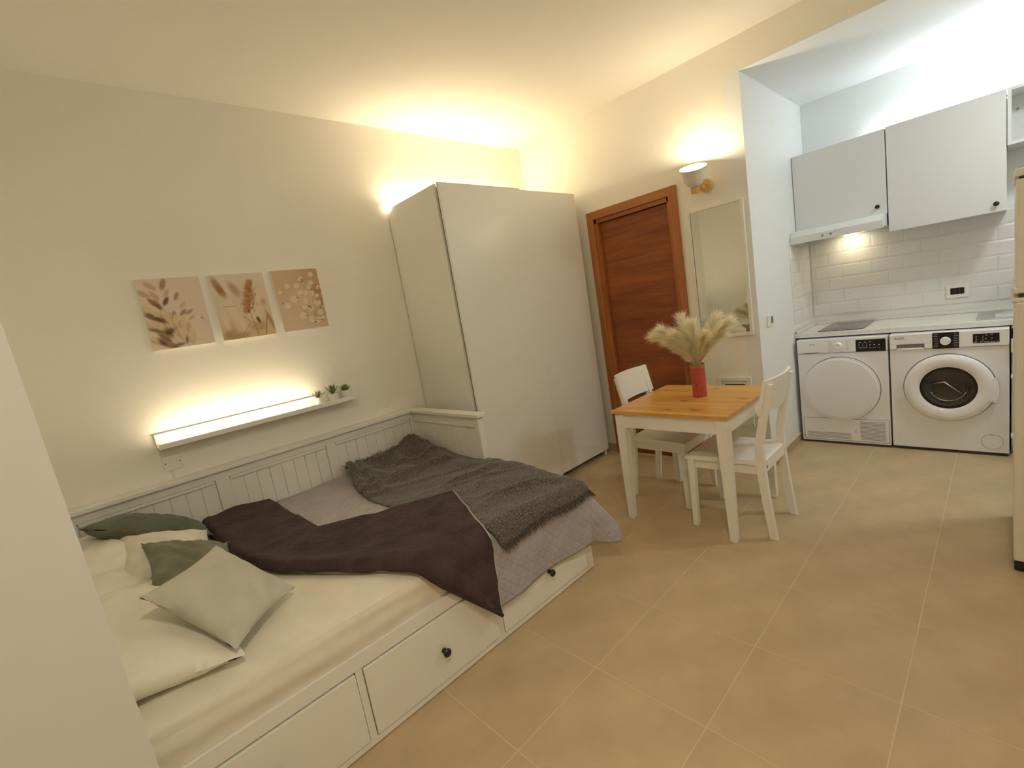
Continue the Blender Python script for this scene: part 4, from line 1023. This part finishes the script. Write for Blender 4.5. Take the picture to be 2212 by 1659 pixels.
obj('glass_bowl', MB().lathe([(.147, .010), (.147, .016), (.135, .020), (.118, .016), (.10, .006), (.06, .001), (.001, 0)], 56, Matrix.Translation((XM, *WC)) @ mtk, cap0=False, cap1=False), 'glass', pd, smooth=50)
obj('glass_rim', ringmb(.148, .134, XM-.012, .010, WC), 'display', pd, smooth=45)
fin = MB().tube([(XM-.006, .283+.085, .50), (XM-.012, .283+.02, .515), (XM-.014, .283-.03, .47), (XM-.010, .283-.075, .43)], [.004, .006, .006, .004], 8)
obj('drum_fin', fin, 'drum', pd, smooth=True)
arc = [(XM-.013, .283+.095*math.cos(a), .475+.095*math.sin(a)) for a in [math.radians(200+14*k) for k in range(11)]]
obj('seal_ring', MB().tube(arc, .0035, 8), 'drum', pd, smooth=True)
hd = MB(); hn = 9
ins, outs = [], []
for k in range(hn):
    a = math.radians(-20+40*k/(hn-1)); ins.append((.283-.196*math.cos(a), .462+.196*math.sin(a))); outs.append((.283-.246*math.cos(a), .462+.246*math.sin(a)))
vs = [(XM-.0395, *p) for p in ins]+[(XM-.030, *p) for p in outs]+[(XM-.030, *p) for p in ins]+[(XM-.010, *p) for p in outs]
fs = [(k, k+1, hn+k+1, hn+k) for k in range(hn-1)]+[(hn+k, hn+k+1, 3*hn+k+1, 3*hn+k) for k in range(hn-1)]+[(2*hn+k, 2*hn+k+1, k+1, k) for k in range(hn-1)]+[(0, hn, 3*hn, 2*hn), (hn-1, 2*hn-1, 4*hn-1, 3*hn-1)]
hd.add(vs, fs); obj('handle', hd, 'appliance2', pd)
obj('filter_gap', ringmb(.0525, .0505, XM, .0008, (.071, .099), 40), 'greygroove', Wm)
obj('filter_cover', disc(.0505, XM-.001, XM, (.071, .099), 40), 'appliance', Wm)
obj('filter_slot', MB().box(XM-.0016, XM-.001, .062, .084, .143, .146), 'greygroove', Wm)

BC = thing('base_cabinet', (4.6, -.32, 0), 'white base cabinet beside the washing machine, mostly hidden by the fridge', 'cabinet')
obj('body', MB().box(4.37, 4.88, -.62, -.016, .06, .868), 'kcab', BC)
obj('door', MB().rbox(4.345, 4.366, -.62, -.018, .065, .862, .002, 1), 'kcab', BC)
obj('plinth', MB().box(4.42, 4.44, -.62, -.016, 0, .06), 'kcab', BC)
for z in (.748, .543, .143):
    obj('hinge', MB().rbox(4.283, 4.345, -.034, -.014, z-.010, z+.010, .003, 1), 'plastic', BC)
obj('latch', MB().rbox(4.270, 4.345, -.040, -.014, .708, .792, .004, 1), 'plastic', BC)
obj('handle', MB().box(4.300, 4.345, -.032, -.014, .800, .856), 'black', BC)

# ------------------------------------------------------------------ fridge at the right edge
F = thing('fridge', (3.05, -.38, 0), 'tall cream fridge-freezer at the right edge of the room', 'fridge')
fx0, fx1 = 2.76, 3.36
obj('body', MB().rbox(fx0+.004, fx1-.004, -.70, -.085, .03, 1.685, .006), 'fridge', F)
obj('top_cap', MB().rbox(fx0, fx1, -.71, -.016, 1.672, 1.702, .006), 'fridge', F)
a = obj('freezer_door', MB().rbox(fx0, fx1, -.080, -.022, 1.236, 1.664, .008), 'fridge', F)
b = obj('fridge_door', MB().rbox(fx0, fx1, -.080, -.018, .052, 1.188, .008), 'fridge', F)
obj('grip', MB().rbox(fx0+.0, fx1, -.060, -.012, 1.222, 1.246, .006), 'fridge', a)
obj('grip', MB().rbox(fx0+.0, fx1, -.060, -.010, 1.186, 1.206, .006), 'fridge', b)
obj('gap', MB().box(fx0+.008, fx1-.01, -.078, -.03, 1.205, 1.224), 'groove', F)
obj('hinge', MB().box(fx0+.005, fx0+.05, -.075, -.030, 1.663, 1.673), 'groove', F)
obj('kick_plate', MB().rbox(fx0+.01, fx1-.01, -.66, -.020, .004, .046, .006), 'black', F)

# ------------------------------------------------------------------ unseen lamp added as warm room fill, behind and above the camera
CL = thing('unseen_ceiling_lamp', (.25, -.15, ZC), 'unseen round ceiling lamp added as warm room fill', 'lamp')
mt = Matrix.Translation((.25, -.15, ZC)) @ Matrix.Rotation(PI, 4, 'X')
obj('base', MB().lathe([(.12, 0), (.12, .02)], 32, mt), 'plastic', CL, smooth=40)
obj('glass', MB().lathe([(.14, .02), (.15, .035), (.135, .075), (.09, .10), (.001, .11)], 32, mt, cap1=False), mat('fill_lamp_glass', (1, .96, .88), .4, emit=((1, .82, .52), 3)), CL, smooth=True)
light('fill_light', 'AREA', (.25, -.15, ZC-.12), P_FILL, (1, .875, .69), .26, None, (0, 0, -1), parent=CL)

KL = thing('unseen_ceiling_lamp', (3.70, -.50, ZA), 'round cool white lamp on the kitchen ceiling', 'lamp')
mt = Matrix.Translation((3.70, -.50, ZA)) @ Matrix.Rotation(PI, 4, 'X')
obj('base', MB().lathe([(.13, 0), (.13, .02)], 32, mt), 'plastic', KL, smooth=40)
obj('glass', MB().lathe([(.14, .02), (.145, .035), (.12, .06), (.001, .065)], 32, mt, cap1=False), mat('opal_glass_cool', (1, 1, 1), .4, emit=(COOL, 3)), KL, smooth=True)
light('kitchen_ceiling_light', 'AREA', (3.70, -.50, ZA-.075), P_KCEIL, COOL, .26, None, (0, 0, -1), parent=KL)
